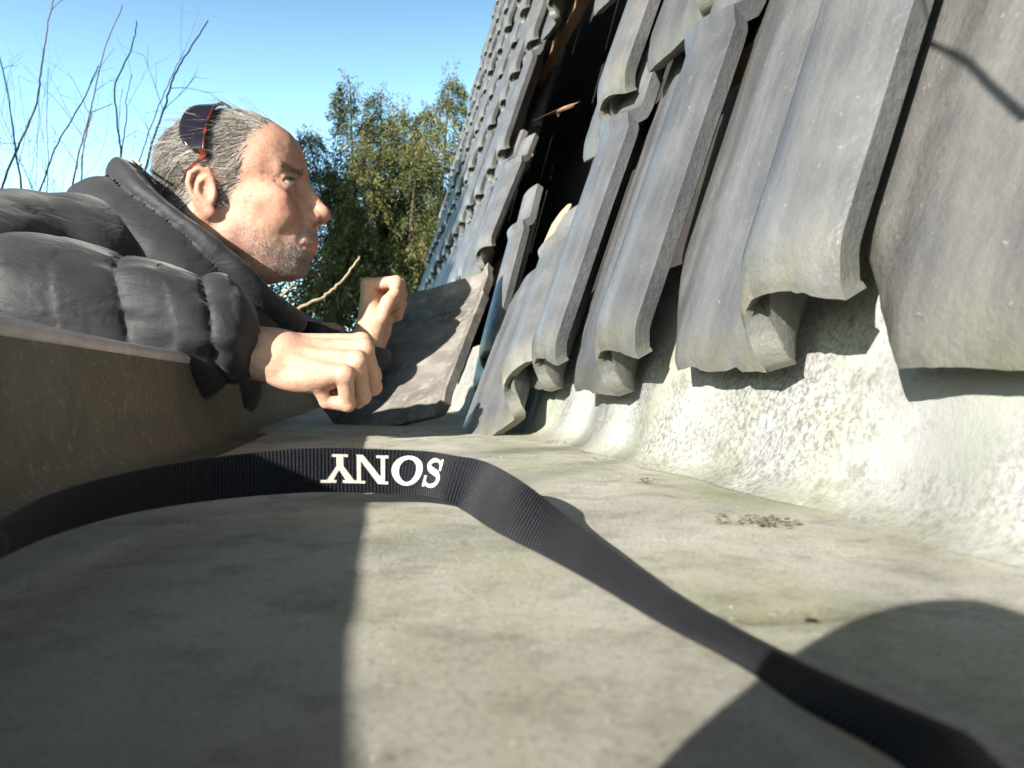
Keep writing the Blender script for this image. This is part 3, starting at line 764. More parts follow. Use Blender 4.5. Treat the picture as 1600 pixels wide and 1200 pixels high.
def hair(body):
    fn = head_sdf
    N = 11000; P0 = []
    while len(P0) < N:
        d = rng.normal(size=(6000, 3)); d /= np.linalg.norm(d, axis=1, keepdims=True)
        q = np.array((.1, 0, 3.4)) + d*np.array((9.0, 7.5, 8.0))
        for _ in range(3):
            dist = fn(q); nn = field_normal(fn, q); nn /= np.linalg.norm(nn, axis=1, keepdims=True)+1e-9; q = q-nn*dist[:, None]
        k = rng.random(len(q)) < hair_mask(q); k &= (np.abs(q[:, 1]) < 7.75)
        P0 += list(q[k])
    p = np.array(P0[:N]); u0, f0 = p[:, 2].copy(), p[:, 0].copy()
    nn = field_normal(fn, p); nn /= np.linalg.norm(nn, axis=1, keepdims=True)+1e-9
    clump = np.stack([vnoise(p*.55, 21+i) for i in range(3)], 1)*.55 + np.stack([vnoise(p*1.6, 31+i) for i in range(3)], 1)*.25
    top = np.clip((u0-5)/5, 0, 1)[:, None]; back = np.clip((-f0-3)/5, 0, 1)[:, None]
    gdir = np.array((-1.0, 0, -.30))*(1-back) + np.array((-.35, 0, -1.0))*back
    gdir = gdir + top*np.array((-.2, 0, .25)) + clump + rng.normal(size=p.shape)*.10
    length = np.where(u0 > 6, 4.2, np.where(f0 > -1, 2.6, 3.4))*rng.uniform(.55, 1.15, N)
    length = np.where((f0 > 0) & (u0 < 3), 1.3, length)
    SEG = 6; step = (length/SEG)[:, None]; paths = [p-nn*.05]; lift = rng.uniform(.05, .70, N)*np.where(u0 > 4, 1.1, .8)*np.where(f0 < -3, 1.25, 1)*np.where(f0 > 1, .55, 1)
    fly = rng.random(N) < .04
    cur = p.copy()
    for k in range(1, SEG+1):
        nn = field_normal(fn, cur); nn /= np.linalg.norm(nn, axis=1, keepdims=True)+1e-9
        t = gdir - nn*(gdir*nn).sum(1, keepdims=True); t /= np.linalg.norm(t, axis=1, keepdims=True)+1e-9
        cur = cur + t*step
        dd = fn(cur); h = np.minimum(.06+lift*k/SEG*1.2, 1.5) + fly*.28*k
        cur = cur + nn*(h-dd)[:, None]*.8
        paths.append(cur.copy())
    paths = np.stack(paths, 1)                     # N, SEG+1, 3
    V, Fq = strand_mesh(paths, .033)
    g = rng.beta(1.3, 1.5, N); dark = np.clip(.6*vnoise(p*.6, 41)+.5*np.clip((-f0+1)/7, 0, 1)+.05, 0, .85)
    grey = (.08+.46*g)*(1-.62*dark)
    c = np.stack([grey*1.02, grey*.96, grey*.90], 1); brown = rng.random(N) < .22; c[brown] *= np.array((.62, .48, .36))
    meshobj('hair', HF.w(V), Fq, M['hair'], body, True, colors=np.repeat(c, (SEG+1)*3, axis=0))
def facial_hair(body):
    """stubble on jaw, chin and lip, and the eyebrows"""
    def grow(lo, hi, n, keep, d0, L, r0, cols, name, spread):
        P0 = np.zeros((0, 3))
        while len(P0) < n:
            q = np.asarray(lo)+(np.asarray(hi)-np.asarray(lo))*rng.random((n*2, 3))
            for _ in range(4):
                dd = head_sdf(q); nn = field_normal(head_sdf, q); nn /= np.linalg.norm(nn, axis=1, keepdims=True)+1e-9; q = q-nn*dd[:, None]
            P0 = np.vstack([P0, q[(rng.random(len(q)) < keep(q)) & (np.abs(head_sdf(q)) < .03)]])
        p = P0[:n]; nn = field_normal(head_sdf, p); nn /= np.linalg.norm(nn, axis=1, keepdims=True)+1e-9
        sgn = np.sign(p[:, 1:2]); d = np.array(d0)*np.concatenate([np.ones_like(sgn), sgn, np.ones_like(sgn)], 1)+rng.normal(size=p.shape)*spread
        t = d-nn*(d*nn).sum(1, keepdims=True)*.75; t /= np.linalg.norm(t, axis=1, keepdims=True); t = t+nn*.35
        ln = (L*rng.uniform(.5, 1.2, n))[:, None]
        paths = np.stack([p-nn*.03, p+t*ln*.5, p+t*ln-nn*ln*.12], 1); V, F_ = strand_mesh(paths, r0)
        c = np.array(cols)[rng.integers(0, len(cols), n)]*rng.uniform(.7, 1.2, (n, 1))
        meshobj(name, HF.w(V), F_, M['hair'], body, True, colors=np.repeat(c, 9, axis=0))
    def k_beard(q):
        A = q.copy(); A[:, 1] = np.abs(A[:, 1]); g = lambda c, r: np.exp(-(((A-np.asarray(c))/np.asarray(r))**2).sum(1))
        m = np.maximum(g((8.4, 1.6, -8.0), (3.2, 3.6, 2.0)), 1.2*g((9.6, 0, -5.0), (1.5, 2.9, .75)))
        m = np.maximum(m, .5*np.exp(-(cap(A, np.array((1.8, 5.8, -4.2)), np.array((7, 3, -9)), .4)/1.3)**2))
        lips = np.minimum(cap(A, np.array((9.95, 0, -5.95)), np.array((8.5, 2.3, -6.35)), .1), cap(A, np.array((9.85, 0, -6.85)), np.array((8.5, 2.1, -6.6)), .1))
        return m*(lips > .42)*(A[:, 2] < -4.0)
    grow((.5, -6.5, -11), (11.5, 6.5, -4), 5200, k_beard, (.1, .15, -1), .34, .014, [(.34, .32, .29), (.45, .43, .40), (.16, .13, .11), (.10, .08, .07)], 'stubble', .45)
    def k_brow(q):
        A = q.copy(); A[:, 1] = np.abs(A[:, 1]); return np.exp(-(cap(A, np.array((8.9, 1.2, 2.75)), np.array((7.5, 4.3, 2.9)), .1)/.30)**2)
    for y0, y1 in ((.4, 6), (-6, -.4)): grow((6, y0, 2), (10.5, y1, 4.2), 230, k_brow, (-.6, .8, .25), .75, .020, [(.17, .14, .12), (.24, .21, .18), (.10, .08, .06)], 'eyebrow', .25)
def jacket(body, W1, W2):
    WR = np.array(W1); WL = np.array(W2)
    # arms: right sleeve lies along the rim to the cuff
    cuff = np.array(P(404, 533, .735)); el = np.array(P(-160, 468, .70)); sh = np.array(P(40, 420, .86))
    ax = (cuff-el); AL = np.linalg.norm(ax); ax /= AL
    def puff(t, L, sharp=.55): return (np.abs(np.sin(math.pi*t/L))**sharp)
    def wob(p, s, k, seed): return vnoise(p*s, seed)*k
    def sleeve(p):
        tt = (p-el)@ax
        tt = tt + .25*((p[..., 2]-.09)) + .006*vnoise(p*18, 3)
        s_ = np.interp(tt, [AL-.385, AL-.285, AL-.190, AL-.100, AL-.036, AL+.012], [0, 1, 2, 3, 4, 5])
        pf = np.abs(np.sin(math.pi*s_))**.38
        d = cap(p, el, cuff-ax*.052, .071, .049) - .0115*pf
        rr = p-(el+np.clip(tt, 0, AL)[..., None]*ax); an = np.arctan2(rr[..., 2], rr[..., 1]); sdm = np.abs(s_-np.round(s_))
        qn = np.stack([an*4.2+s_*.9, s_*1.1, np.round(s_)*3.7], -1)
        d = d + (.0042*np.exp(-sdm/.18)+.0018)*vnoise(qn, 31) + .0010*np.exp(-sdm/.14)*vnoise(qn*np.array((2.2, 1, 1)), 33)
        d = np.maximum(d, (p-cuff)@ax - .004)
        return d
    FOLD = np.array([[.8, -.6, 0], [0, 0, 1], [.6, .8, 0]]).T[[0, 2, 1]]
    def upper(p):
        t = np.linalg.norm(p-sh, axis=-1)
        return cap(p, sh, el, .074, .066) - .012*puff(t+.02, .09)
    sl_wr = lambda p: .0034*vnoise(p@FOLD*np.array((9, 34, 34)), 12) + .0005*vnoise(p*60, 15)
    c1 = np.array((-.40, .99, .022)); c2 = np.array((-.95, .99, -.24))
    ta = (c2-c1)/np.linalg.norm(c2-c1)
    def torso(p):
        q = p.copy(); q[..., 1] = .99+(q[..., 1]-.99)*.72
        t = (q-c1)@ta
        return cap(q, c1, c2, .142, .142) - .022*puff(t+.03+.012*vnoise(p*6, 9), .105, .42)
    # stand-up collar: an oval tube round the neck, its upper edge on the line from nape to throat
    nq = np.array((.66, 0, .75)); eq = np.array((.75, 0, -.66)); C0 = np.array((P(324, 380, .99).x, .99, P(324, 380, .99).z))
    def collar(p):
        r = p-C0; h = r@nq; e = r@eq; y = r[..., 1]
        top = .012*np.cos(y*9) + .006*vnoise(p*14, 4)
        k = 1 + np.clip(-h, 0, .3)*1.15
        rho = np.sqrt(((e-.010)/(.133*k))**2 + (y/(.120*k))**2)+1e-6
        d = (rho-1)*.128
        h2 = h + .20*np.abs(e)**1.5
        pf = .017*puff(h2+.005*vnoise(p*15, 2)+.012, .056, .42)
        o = d - pf
        d = smax(o, -(d+.020), .008)
        d = smax(d, h-top, .014)
        return np.maximum(d, -h-.20)
    def shoulders(p):
        t = p[..., 0]+.3*p[..., 2]
        d = cap(p, sh+np.array((.03, .03, -.01)), np.array((-.34, 1.16, .10)), .085, .085)
        return d - .016*puff(t+.012*vnoise(p*9, 7), .085, .42)
    lsl = [np.array((-.33, 1.19, .12)), np.array(P(400, 525, 1.13)), np.array(P(520, 520, 1.10)), WL+np.array((-.004, .004, .002))]
    def lsleeve(p):
        t = np.linalg.norm(p-lsl[0], axis=-1)
        d = chain(p, lsl, [.08, .050, .046, .037], .03) - .007*puff(t, .08)
        return np.maximum(d, (p-WL)@np.array((.35, -.1, .93)) - .006)
    def rest(p):
        d = smin(torso(p), shoulders(p), .012)
        d = smin(d, upper(p), .006)
        d = smin(d, lsleeve(p), .01)
        inside = cap(p, HF.w((-2, 0, -4)), HF.w((-9, 0, -13)), .072, .072)
        w = .0035*vnoise(p@FOLD*np.array((8, 26, 26)), 5)+.0016*vnoise(p*48, 6)
        return d + w
    V, Q = nets(rest, (-1.12, .60, -.32), (.12, 1.40, .46), .0062)
    j = meshobj('jacket', V, Q, M['nylon'], body, True, attrs={'seam': np.zeros(len(V))})
    cw = lambda p: collar(p) + .0022*vnoise(p@FOLD*np.array((10, 34, 34)), 25) + .0010*vnoise(p*70, 26)
    V, Q = nets(cw, C0-np.array((.30, .24, .26)), C0+np.array((.20, .24, .20)), .0036)
    meshobj('collar', V, Q, M['nylon'], j, True, attrs={'seam': np.zeros(len(V))})
    V, Q = nets(lambda p: sleeve(p)+sl_wr(p), (-.56, .60, -.02), (-.05, .86, .24), .0026)
    meshobj('sleeve', V, Q, M['nylon'], j, True, attrs={'seam': np.zeros(len(V))})
    # piping along the collar edge nearest the viewer
    pts = [C0 + eq*(.010-.135*math.cos(w)) + np.array((0, -.122*math.sin(w), 0)) + nq*(.017) for w in np.linspace(-.35, .75, 26)]
    mb = MB(); mb.tube(pts, .0016, 6); mb.build('zip_piping', M['zip'], j, True)
    # trousers and shoes, out of sight behind the gutter side
    def jean(p):
        d = cap(p, (-.86, .92, -.16), (-.86, 1.06, -.16), .125, .125)
        for sy in (-.10, .10):
            d = smin(d, chain(p, [np.array((-.86, .99+sy, -.18)), np.array((-.84, .99+sy*1.2, -.60)), np.array((-.90, .99+sy*1.2, -1.04))], [.105, .08, .07]), .05)
        return d
    V, Q = nets(jean, (-1.1, .7, -1.12), (-.6, 1.3, .02), .016); meshobj('trousers', V, Q, M['jeans'], body)
    for sy in (-.10, .10):
        s = lambda p: smin(cap(p, (-.92, .99+sy*1.2, -1.07), (-.72, .99+sy*1.35, -1.08), .05, .042), ell(p, np.array((-.72, .99+sy*1.35, -1.085)), (.07, .045, .034)), .03)
        V, Q = nets(s, (-1.02, .99+sy*1.2-.12, -1.14), (-.58, .99+sy*1.2+.12, -.98), .012); meshobj('shoe', V, Q, M['plastic'], body)
man()

def sunglasses():
    g = empty('sunglasses', HF.w((1, 0, 13.4)), 'dark sunglasses with reddish temples pushed up on the grey hair of the man', 'sunglasses')
    def arc(ph, lift, f): return np.array((f - 1.5 + 1.2*math.cos(ph), 8.0*math.sin(ph)*(1+lift*.07), 3.7+(7.75+lift)*math.cos(ph)))
    phs = np.linspace(-R(84), R(84), 61)
    bar = MB(); bar.tube([HF.w(arc(p, .65, 1.2)) for p in phs], .0017, 8); 
    bar.build('frame', M['tort'], g, True)
    for s in (-1, 1):
        V = []; pp = np.linspace(R(11), R(83), 28)*s
        for p in pp:
            for k in np.linspace(0, 1, 8): V.append(HF.w(arc(p, .55+k*.22, 1.15-(3.1*max(0, 1-abs((abs(p)-R(47))/R(37))**3)**.5+.1)*k)))
        o = meshobj('lens', V, grid_faces(28, 8), M['lens'], g, True)
        md = o.modifiers.new('thickness', 'SOLIDIFY'); md.thickness = .0016
        t = MB(); ps = catmull([arc(R(83)*s, .65, 1.0), np.array((-.2, 8.1*s, 4.2)), np.array((-.9, 8.0*s, 3.6)), np.array((-1.9, 7.9*s, 3.0)), np.array((-3.3, 7.6*s, 1.4))], 8)
        pts = [HF.w(p) for p in ps]; V = []
        for i, p in enumerate(pts):
            wd = .0026*(1-i/len(pts))+.0016
            for a_, b_ in ((-1, -1), (1, -1), (1, 1), (-1, 1)): V.append(p + HF.B[0]*wd*a_ + HF.B[1]*.0011*b_)
        n = len(pts); Fc = [(i*4+k, i*4+(k+1) % 4, i*4+4+(k+1) % 4, i*4+4+k) for i in range(n-1) for k in range(4)] + [(0, 1, 2, 3), (n*4-1, n*4-2, n*4-3, n*4-4)]
        meshobj('temple', V, Fc, M['tort'], g, False)
sunglasses()

# ------------------------------------------------------------------ camera strap and the camera it belongs to
def strap():
    Z = .0012
    # stations: (top edge, bottom edge) of the webbing, metres
    def onf(px, py, z=Z): return PZ(px, py, z)
    st = []
    # left end rises to the camera, runs along the gutter side, then crosses in front standing on edge
    st.append((Vector((-.082, -.070, .048)), Vector((-.080, -.070, .028))))
    st.append((Vector((-.118, .07, .025)), Vector((-.114, .072, .004))))
    for pt, pb, Y in [((-70, 850), (-70, 900), .150), ((0, 814), (0, 872), .180), ((90, 768), (90, 834), .222), ((200, 738), (200, 803), .262), ((300, 720), (300, 786), .292), ((400, 707), (400, 775), .312), ((500, 700), (500, 769), .322), ((600, 702), (600, 771), .322), ((665, 705), (650, 774), .315), ((712, 712), (692, 781), .300)]:
        b = P(pb[0], pb[1], Y); 
        if b.z < Z: b = PZ(pb[0], pb[1], Z)
        st.append((P(pt[0], pt[1], Y+.002), b))
    st.append((P(760, 722, .287), PZ(728, 800, Z)))
    st.append((P(815, 752, .262), PZ(770, 828, Z)))
    st.append((PZ(880, 803, .0065), PZ(850, 868, Z)))
    st.append((PZ(960, 864, .0045), PZ(930, 912, Z)))
    st.append((PZ(1050, 928, .0038), PZ(1030, 972, Z)))
    st.append((PZ(1180, 1000, .0048), PZ(1150, 1037, Z)))
    st.append((PZ(1320, 1066, .0058), PZ(1250, 1104, .002)))
    st.append((PZ(1500, 1142, .0078), PZ(1400, 1190, .0024)))
    st.append((PZ(1720, 1250, .0120), PZ(1570, 1330, .004)))
    st.append((Vector((.088, .018, .030)), Vector((.078, .012, .018))))
    st.append((Vector((.044, -.078, .058)), Vector((.040, -.076, .040))))
    W = np.array([list(a)+list(b) for a, b in st]); C = catmull(W, 16); A, B = C[:, :3], C[:, 3:]
    mid = (A+B)/2; ln = np.concatenate([[0], np.cumsum(np.linalg.norm(np.diff(mid, axis=0), axis=1))])
    NW = 9; V = []; UVs = []
    T = .0009
    tang = np.gradient(mid, axis=0); nrm = np.cross(tang, A-B); nrm /= np.linalg.norm(nrm, axis=1, keepdims=True)
    bow = np.linspace(0, 1, NW)
    for side in (1, -1):
        for i in range(len(C)):
            for k, q in enumerate(bow):
                V.append(B[i]+(A[i]-B[i])*q + nrm[i]*side*T*(.35+.65*min(1, 6*min(q, 1-q))) ); UVs.append((ln[i], q*.0215))
    n = len(C); N = n*NW; Fc = grid_faces(n, NW) + [(N+d, N+c, N+b, N+a) for a, b, c, d in grid_faces(n, NW)]
    for i in range(n-1):
        Fc.append((i*NW, (i+1)*NW, N+(i+1)*NW, N+i*NW)); Fc.append(((i+1)*NW+NW-1, i*NW+NW-1, N+i*NW+NW-1, N+(i+1)*NW+NW-1))
    s = meshobj('camera_strap', V, Fc, M['strap'], None, True, uv=UVs)
    s.data.set_sharp_from_angle(angle=R(60))
    tag(s, 'black woven camera strap with pale upside down brand lettering lying curved across the gutter floor', 'camera strap')
    # lettering, reading upside down from the lens
    fin = np.linspace(0, len(C)-1, 4000); A4 = np.stack([np.interp(fin, np.arange(n), A[:, i]) for i in range(3)], 1); B4 = np.stack([np.interp(fin, np.arange(n), B[:, i]) for i in range(3)], 1)
    m4 = (A4+B4)/2; l4 = np.concatenate([[0], np.cumsum(np.linalg.norm(np.diff(m4, axis=0), axis=1))]); n4 = np.stack([np.interp(fin, np.arange(n), nrm[:, i]) for i in range(3)], 1)
    view = np.array(CAM)-m4; sg = np.sign((view*n4).sum(1))
    # photo x of the middle line, to find where the word runs
    def px_of(p):
        r = p-np.array(CAM); return 800 + F_PX*(r@np.array(_R))/(r@np.array(_F))
    xs = np.array([px_of(p) for p in m4]); ok = (l4 > .1) & (xs > 380) & (xs < 720)
    def at_px(x): return np.interp(x, xs[ok], l4[ok])
    u0, u1 = at_px(503), at_px(691)              # word runs from Y (left) to S (right), turned upside down
    def onstrap(a, b, h):
        """a: 0..1 along the word as read (S first), b: 0..1 up the letter"""
        L = u1 - a*(u1-u0); i = np.interp(L, l4, np.arange(4000)); k = int(i)
        base, top = B4[k], A4[k]
        q = .855 - b*.645                       # upside down: letter feet towards the upper edge
        return base+(top-base)*q + n4[k]*sg[k]*(T+.00025+h)
    lt = MB(); cnt = [0]
    def strip(p0, p1, nn=6):
        """filled band between two polylines in letter space"""
        cnt[0] += 1; h = cnt[0]*.000012; a = catmull(p0, nn) if len(p0) > 2 else np.array([np.array(p0[0])+(np.array(p0[1])-np.array(p0[0]))*t for t in np.linspace(0, 1, nn)])
        b = catmull(p1, nn) if len(p1) > 2 else np.array([np.array(p1[0])+(np.array(p1[1])-np.array(p1[0]))*t for t in np.linspace(0, 1, nn)])
        V = []; m_ = 5
        for x, y in zip(a, b):
            for t in np.linspace(0, 1, m_): q = x+(y-x)*t; V.append(onstrap(q[0], q[1], h))
        lt.add(V, grid_faces(len(a), m_))
    def rect(x0, y0, x1, y1): strip([(x0, y0), (x1, y0)], [(x0, y1), (x1, y1)])
    # S
    def S_(x, w):
        cx = [(.93, .70), (.80, .93), (.50, 1.0), (.20, .93), (.07, .74), (.18, .56), (.50, .46), (.76, .37), (.84, .24), (.72, .10), (.48, .05), (.22, .11), (.09, .32)]
        th = [.06, .09, .11, .15, .19, .19, .20, .19, .19, .15, .11, .09, .06]
        pts = np.array(cx)*np.array((1, .95))+np.array((0, .01)); tg = np.gradient(pts, axis=0); nr = np.stack([-tg[:, 1], tg[:, 0]], 1); nr /= np.linalg.norm(nr, axis=1, keepdims=True)
        o = pts+nr*np.array(th)[:, None]*.55; i_ = pts-nr*np.array(th)[:, None]*.55
        f = lambda q: [(x+w*a, b) for a, b in q]
        strip(f(o), f(i_), 5)
        rect(x+w*.84, .62, x+w*.97, 1.0); rect(x+w*.03, 0, x+w*.16, .40)
    def O_(x, w):
        a = np.linspace(0, 2*math.pi, 33)
        strip([(x+w*(.5+.5*math.cos(t)), .5+.52*math.sin(t)) for t in a], [(x+w*(.5+.28*math.cos(t)), .5+.40*math.sin(t)) for t in a], 3)
    def N_(x, w):
        rect(x+.10*w, .05, x+.22*w, .97); rect(x+.78*w, .05, x+.90*w, .97)
        strip([(x+.06*w, 1), (x+.72*w, 0)], [(x+.30*w, 1), (x+.92*w, 0)])
        rect(x, 0, x+.34*w, .09); rect(x, .91, x+.30*w, 1.0); rect(x+.66*w, .91, x+w, 1.0)
    def Y_(x, w):
        rect(x+.40*w, .04, x+.60*w, .48)
        strip([(x+.06*w, .98), (x+.40*w, .42)], [(x+.30*w, .98), (x+.60*w, .42)]); strip([(x+.72*w, .98), (x+.46*w, .42)], [(x+.90*w, .98), (x+.60*w, .42)])
        rect(x+.28*w, 0, x+.72*w, .09); rect(x-.02*w, .90, x+.42*w, 1.0); rect(x+.60*w, .90, x+1.04*w, 1.0)
    S_(.0, .185); O_(.215, .265); N_(.505, .265); Y_(.735, .265)
    lt.build('lettering', M['letter'], s, False)
    # stitched edge: a raised welt along both edges
strap()
def compact_camera():
    c = empty('compact_camera', (0, -.05, .045), 'black camera with round lens barrel lying in the gutter at the ends of the strap', 'camera')
    def rev(prof, n=64):
        V = []; 
        for y, r in prof:
            for k in range(n): w = 2*math.pi*k/n; V.append((r*math.cos(w)-.022, y, .048+r*math.sin(w)))
        F_ = [(i*n+k, i*n+(k+1) % n, (i+1)*n+(k+1) % n, (i+1)*n+k) for i in range(len(prof)-1) for k in range(n)]
        return V, F_
    m = MB(); V, F_ = rev([(-.012, .0), (-.012, .012), (-.010, .022), (-.004, .031), (-.003, .034), (-.006, .036), (-.040, .036), (-.042, .037), (-.060, .037)]); m.add(V, F_)
    m.build('lens_barrel', M['plastic'], c, True)
    m = MB(); m.box((-.020, -.078, .036), (.112, .040, .066)); o = m.build('body', M['plastic'], c); b = o.modifiers.new('b', 'BEVEL'); b.width = .010; b.segments = 4
compact_camera()

# ------------------------------------------------------------------ plants
def needles(mb_v, mb_f, mb_c, c, d, n, length, spread, size, tone):
    """a drooping spray: n small leaf faces along direction d from c"""
    d = np.asarray(d, float); d /= np.linalg.norm(d)
    t = rng.random(n)**.8; p = np.asarray(c) + d*length*t[:, None] + rng.normal(size=(n, 3))*spread*(1.15-t[:, None]*.7)
    p[:, 2] -= .35*length*t**2
    u = d + rng.normal(size=(n, 3))*.55 + np.array((0, 0, -.35)); u /= np.linalg.norm(u, axis=1, keepdims=True)
    v = np.cross(u, rng.normal(size=(n, 3))); v /= np.linalg.norm(v, axis=1, keepdims=True)
    L = size*rng.uniform(.7, 1.6, (n, 1)); w = L*rng.uniform(.09, .19, (n, 1))
    q = np.stack([p-v*w*.5, p+u*L*.45-v*w, p+u*L, p+u*L*.45+v*w], 1)
    k = sum(len(x) for x in mb_v)
    mb_v.append(q.reshape(-1, 3)); mb_f.append(np.arange(n*4).reshape(-1, 4)+k)
    c_ = np.asarray(tone)*rng.uniform(.6, 1.35, (n, 1)); br = rng.random(n) < .10; c_[br] = np.array((.09, .055, .03))*rng.uniform(.7, 1.3, (br.sum(), 1))
    mb_c.append(np.repeat(c_, 4, axis=0))
def conifer():
    Y = 7.0; top = lambda px, py, dy=0: np.array(P(px, py, Y+dy))
    base = np.array((P(605, 610, Y).x, Y, GZ))
    t = empty('conifer_tree', base, 'green conifer with several ragged pointed tops behind the man and the roof', 'tree')
    spires = [((547, 128, 0), (575, 470)), ((596, 150, .1), (592, 470)), ((632, 168, -.1), (612, 480)), ((703, 118, -.2), (655, 470)), ((668, 176, .3), (640, 480)), ((480, 206, -.1), (540, 470)), ((512, 268, .2), (555, 480)), ((735, 290, .2), (670, 480)), ((565, 232, -.5), (580, 480)), ((655, 238, -.5), (640, 480))]
    wood = MB(); wood.tube([base, base+np.array((.03, 0, .5)), np.array(P(602, 480, Y)), np.array(P(600, 330, Y))], [.11, .09, .07, .03], 10)
    wood.build('trunk', M['bark'], t, True)
    lv, lf, lc = [], [], []; limbs = MB()
    for (px, py, dy), (bx, by) in spires:
        a, b = top(px, py, dy), top(bx, by, dy*.3); pts = catmull([b, b+(a-b)*.5+np.array((rng.normal()*.04, 0, .0)), a], 8)
        limbs.tube(pts, list(np.linspace(.03, .004, len(pts))), 6)
        H = np.linalg.norm(a-b); n = int(120*H)
        for k in range(n):
            q = rng.random()**.75; p = a+(b-a)*q + np.array((0, 0, .02))
            ang = rng.random()*2*math.pi; rad = (.03+.44*q**.7)*rng.uniform(.35, 1.1)
            d = np.array((math.cos(ang), math.sin(ang), .55-.5*q)); e = p+d*np.array((rad, rad, rad*.7))*.55
            if rng.random() < .5: limbs.tube([p, e], [.005, .002], 4, False)
            yellow = np.clip(.5+.7*vnoise(e*2.2, 5)+.2*rng.normal(), 0, 1)
            tone = np.array((.040, .058, .017))*(1-yellow)+np.array((.135, .135, .036))*yellow
            needles(lv, lf, lc, e, d*np.array((1, 1, .4))+np.array((0, 0, -.75)), 110, .13+.20*q, .034, .027, tone)
        for k in range(10):   # bare tips
            p = a+np.array((rng.normal()*.035, rng.normal()*.03, rng.uniform(-.25, .06))); limbs.tube([p, p+np.array((rng.normal()*.03, 0, rng.uniform(.06, .13)))], [.0035, .0015], 4, False)
            needles(lv, lf, lc, p, (rng.normal()*.4, 0, 1), 14, .12, .012, .022, (.10, .085, .04))
    # dense lower crown
    for k in range(2300):
        z = rng.uniform(GZ+.3, 1.35); w = 1.2*(1-.26*max(0, z-.2)); ang = rng.random()*2*math.pi; r = w*math.sqrt(rng.random())
        c = np.array((base[0]-.08+r*math.cos(ang), Y+r*.7*math.sin(ang), z))
        y_ = np.clip(.3+.6*vnoise(c*2.2, 5), 0, 1)
        needles(lv, lf, lc, c, (math.cos(ang), math.sin(ang), -.8), 26, .26, .05, .045, np.array((.045, .065, .024))*(1-y_)+np.array((.09, .10, .03))*y_)
    limbs.build('limb', M['bark'], t)
    meshobj('crown', np.concatenate(lv), np.concatenate(lf), M['conifer'], t, False, colors=np.concatenate(lc))
conifer()
def evergreen(x, y, topz, rad, label, seed):  # out-of-view trees added to shade the far roof and lower conifer
    global rng
    rng = np.random.default_rng(seed)
    t = empty('added_evergreen', (x, y, GZ), label, 'tree', 'evergreens added out of view for shade')
    w = MB(); w.tube([(x, y, GZ), (x, y, topz-.2)], [.12, .02], 8); w.build('trunk', M['bark'], t, True)
    lv, lf, lc = [], [], []
    for k in range(2600):
        q = rng.random(); z = GZ+.2+(topz-GZ-.2)*q; r = rad*(1-q**2.2)**.8*math.sqrt(rng.random())+.05; a = rng.random()*6.283
        c = np.array((x+r*math.cos(a), y+r*math.sin(a), z)); needles(lv, lf, lc, c, (math.cos(a), math.sin(a), -.5), 14, .26, .06, .085, (.06, .085, .03))
    meshobj('crown', np.concatenate(lv), np.concatenate(lf), M['conifer'], t, False, colors=np.concatenate(lc))
evergreen(-3.5, .25, 3.4, 1.5, 'unseen evergreen added at the left to shade the far lower roof', 51)
evergreen(-3.8, 3.5, 4.1, 1.4, 'unseen evergreen added farther along at the left to shade the lower conifer', 52)
rng = np.random.default_rng(99)
def bare_tree(label, Y, base_px, stems, nfine, region, seed, w0=.0056):
    """stems: photo polylines from low to high"""
    r = np.random.default_rng(seed)
    b = P(base_px[0], base_px[1], Y); root = Vector((b.x, Y, GZ))
    t = empty('bare_tree', root, label, 'tree', 'leafless trees behind the man')
    w = MB(); w.tube([root, (root+b)/2+Vector((.03, 0, 0)), b], [.035, .028, .018], 8); w.build('trunk', M['twig'], t, True)
    m = MB()
    def grow(p, d, L, rad, depth):
        pts = [p]; q = p.copy(); dd = d.copy()
        n = 5
        for k in range(n):
            dd = dd + r.normal(size=3)*.08 + np.array((0, 0, .04)); dd /= np.linalg.norm(dd); q = q+dd*L/n; pts.append(q.copy())
            if depth > 0 and k >= 1 and r.random() < .62:
                s = dd + r.normal(size=3)*.6; s /= np.linalg.norm(s); grow(q.copy(), s, L*r.uniform(.3, .6), rad*.55, depth-1)
        m.tube(pts, list(np.linspace(rad, rad*.45, len(pts))), 5)
    for st in stems:
        wid = st[0]; y_ = Y+st[1]; pts = [np.array(P(x, y, y_+.05*math.sin(i))) for i, (x, y) in enumerate(st[2:])]
        first = [np.array(b), pts[0]] if st[1] == 0 else [pts[0]]
        path = catmull(first[:1]*(len(first) > 1)+pts, 7) if len(pts) > 1 else pts
        path = path + r.normal(size=path.shape)*.0012
        m.tube(path, list(np.linspace(w0*wid, w0*wid*.42, len(path))), 7)
        for k in range(int(2*wid+1)):
            i = r.integers(len(path)//4, len(path)-2); d = path[i+1]-path[i]; d = d/np.linalg.norm(d)+r.normal(size=3)*.55; d /= np.linalg.norm(d)
            grow(path[i], d, r.uniform(.10, .30), w0*wid*.28, 1)
    x0, y0, x1, y1 = region
    for k in range(nfine):
        px = r.uniform(x0, x1); p = np.array(P(px, r.uniform(y1-40, y1+30), Y+r.uniform(-.3, .8)))
        d = np.array((r.normal()*.35, r.normal()*.2, 1)); d /= np.linalg.norm(d); grow(p, d, r.uniform(.10, .12+(y1-y0)/1150*Y*.9), w0*.22, 2)
    m.build('branches', M['twig'], t, True)
bare_tree('leafless tree with long crooked stems at the far left edge', 3.4, (42, 352), [
    (1.0, 0, (39, 345), (33, 285), (25, 237), (12, 144), (-2, 84)), (1.0, .1, (-6, 312), (4, 288), (27, 232), (55, 168), (65, 105), (75, 36), (86, -8)),
    (.85, 0, (45, 340), (66, 288), (90, 225), (129, 159), (153, 103)), (.5, .3, (72, 330), (75, 250), (73, 190), (76, 105))], 16, (-20, 140, 90, 350), 3)
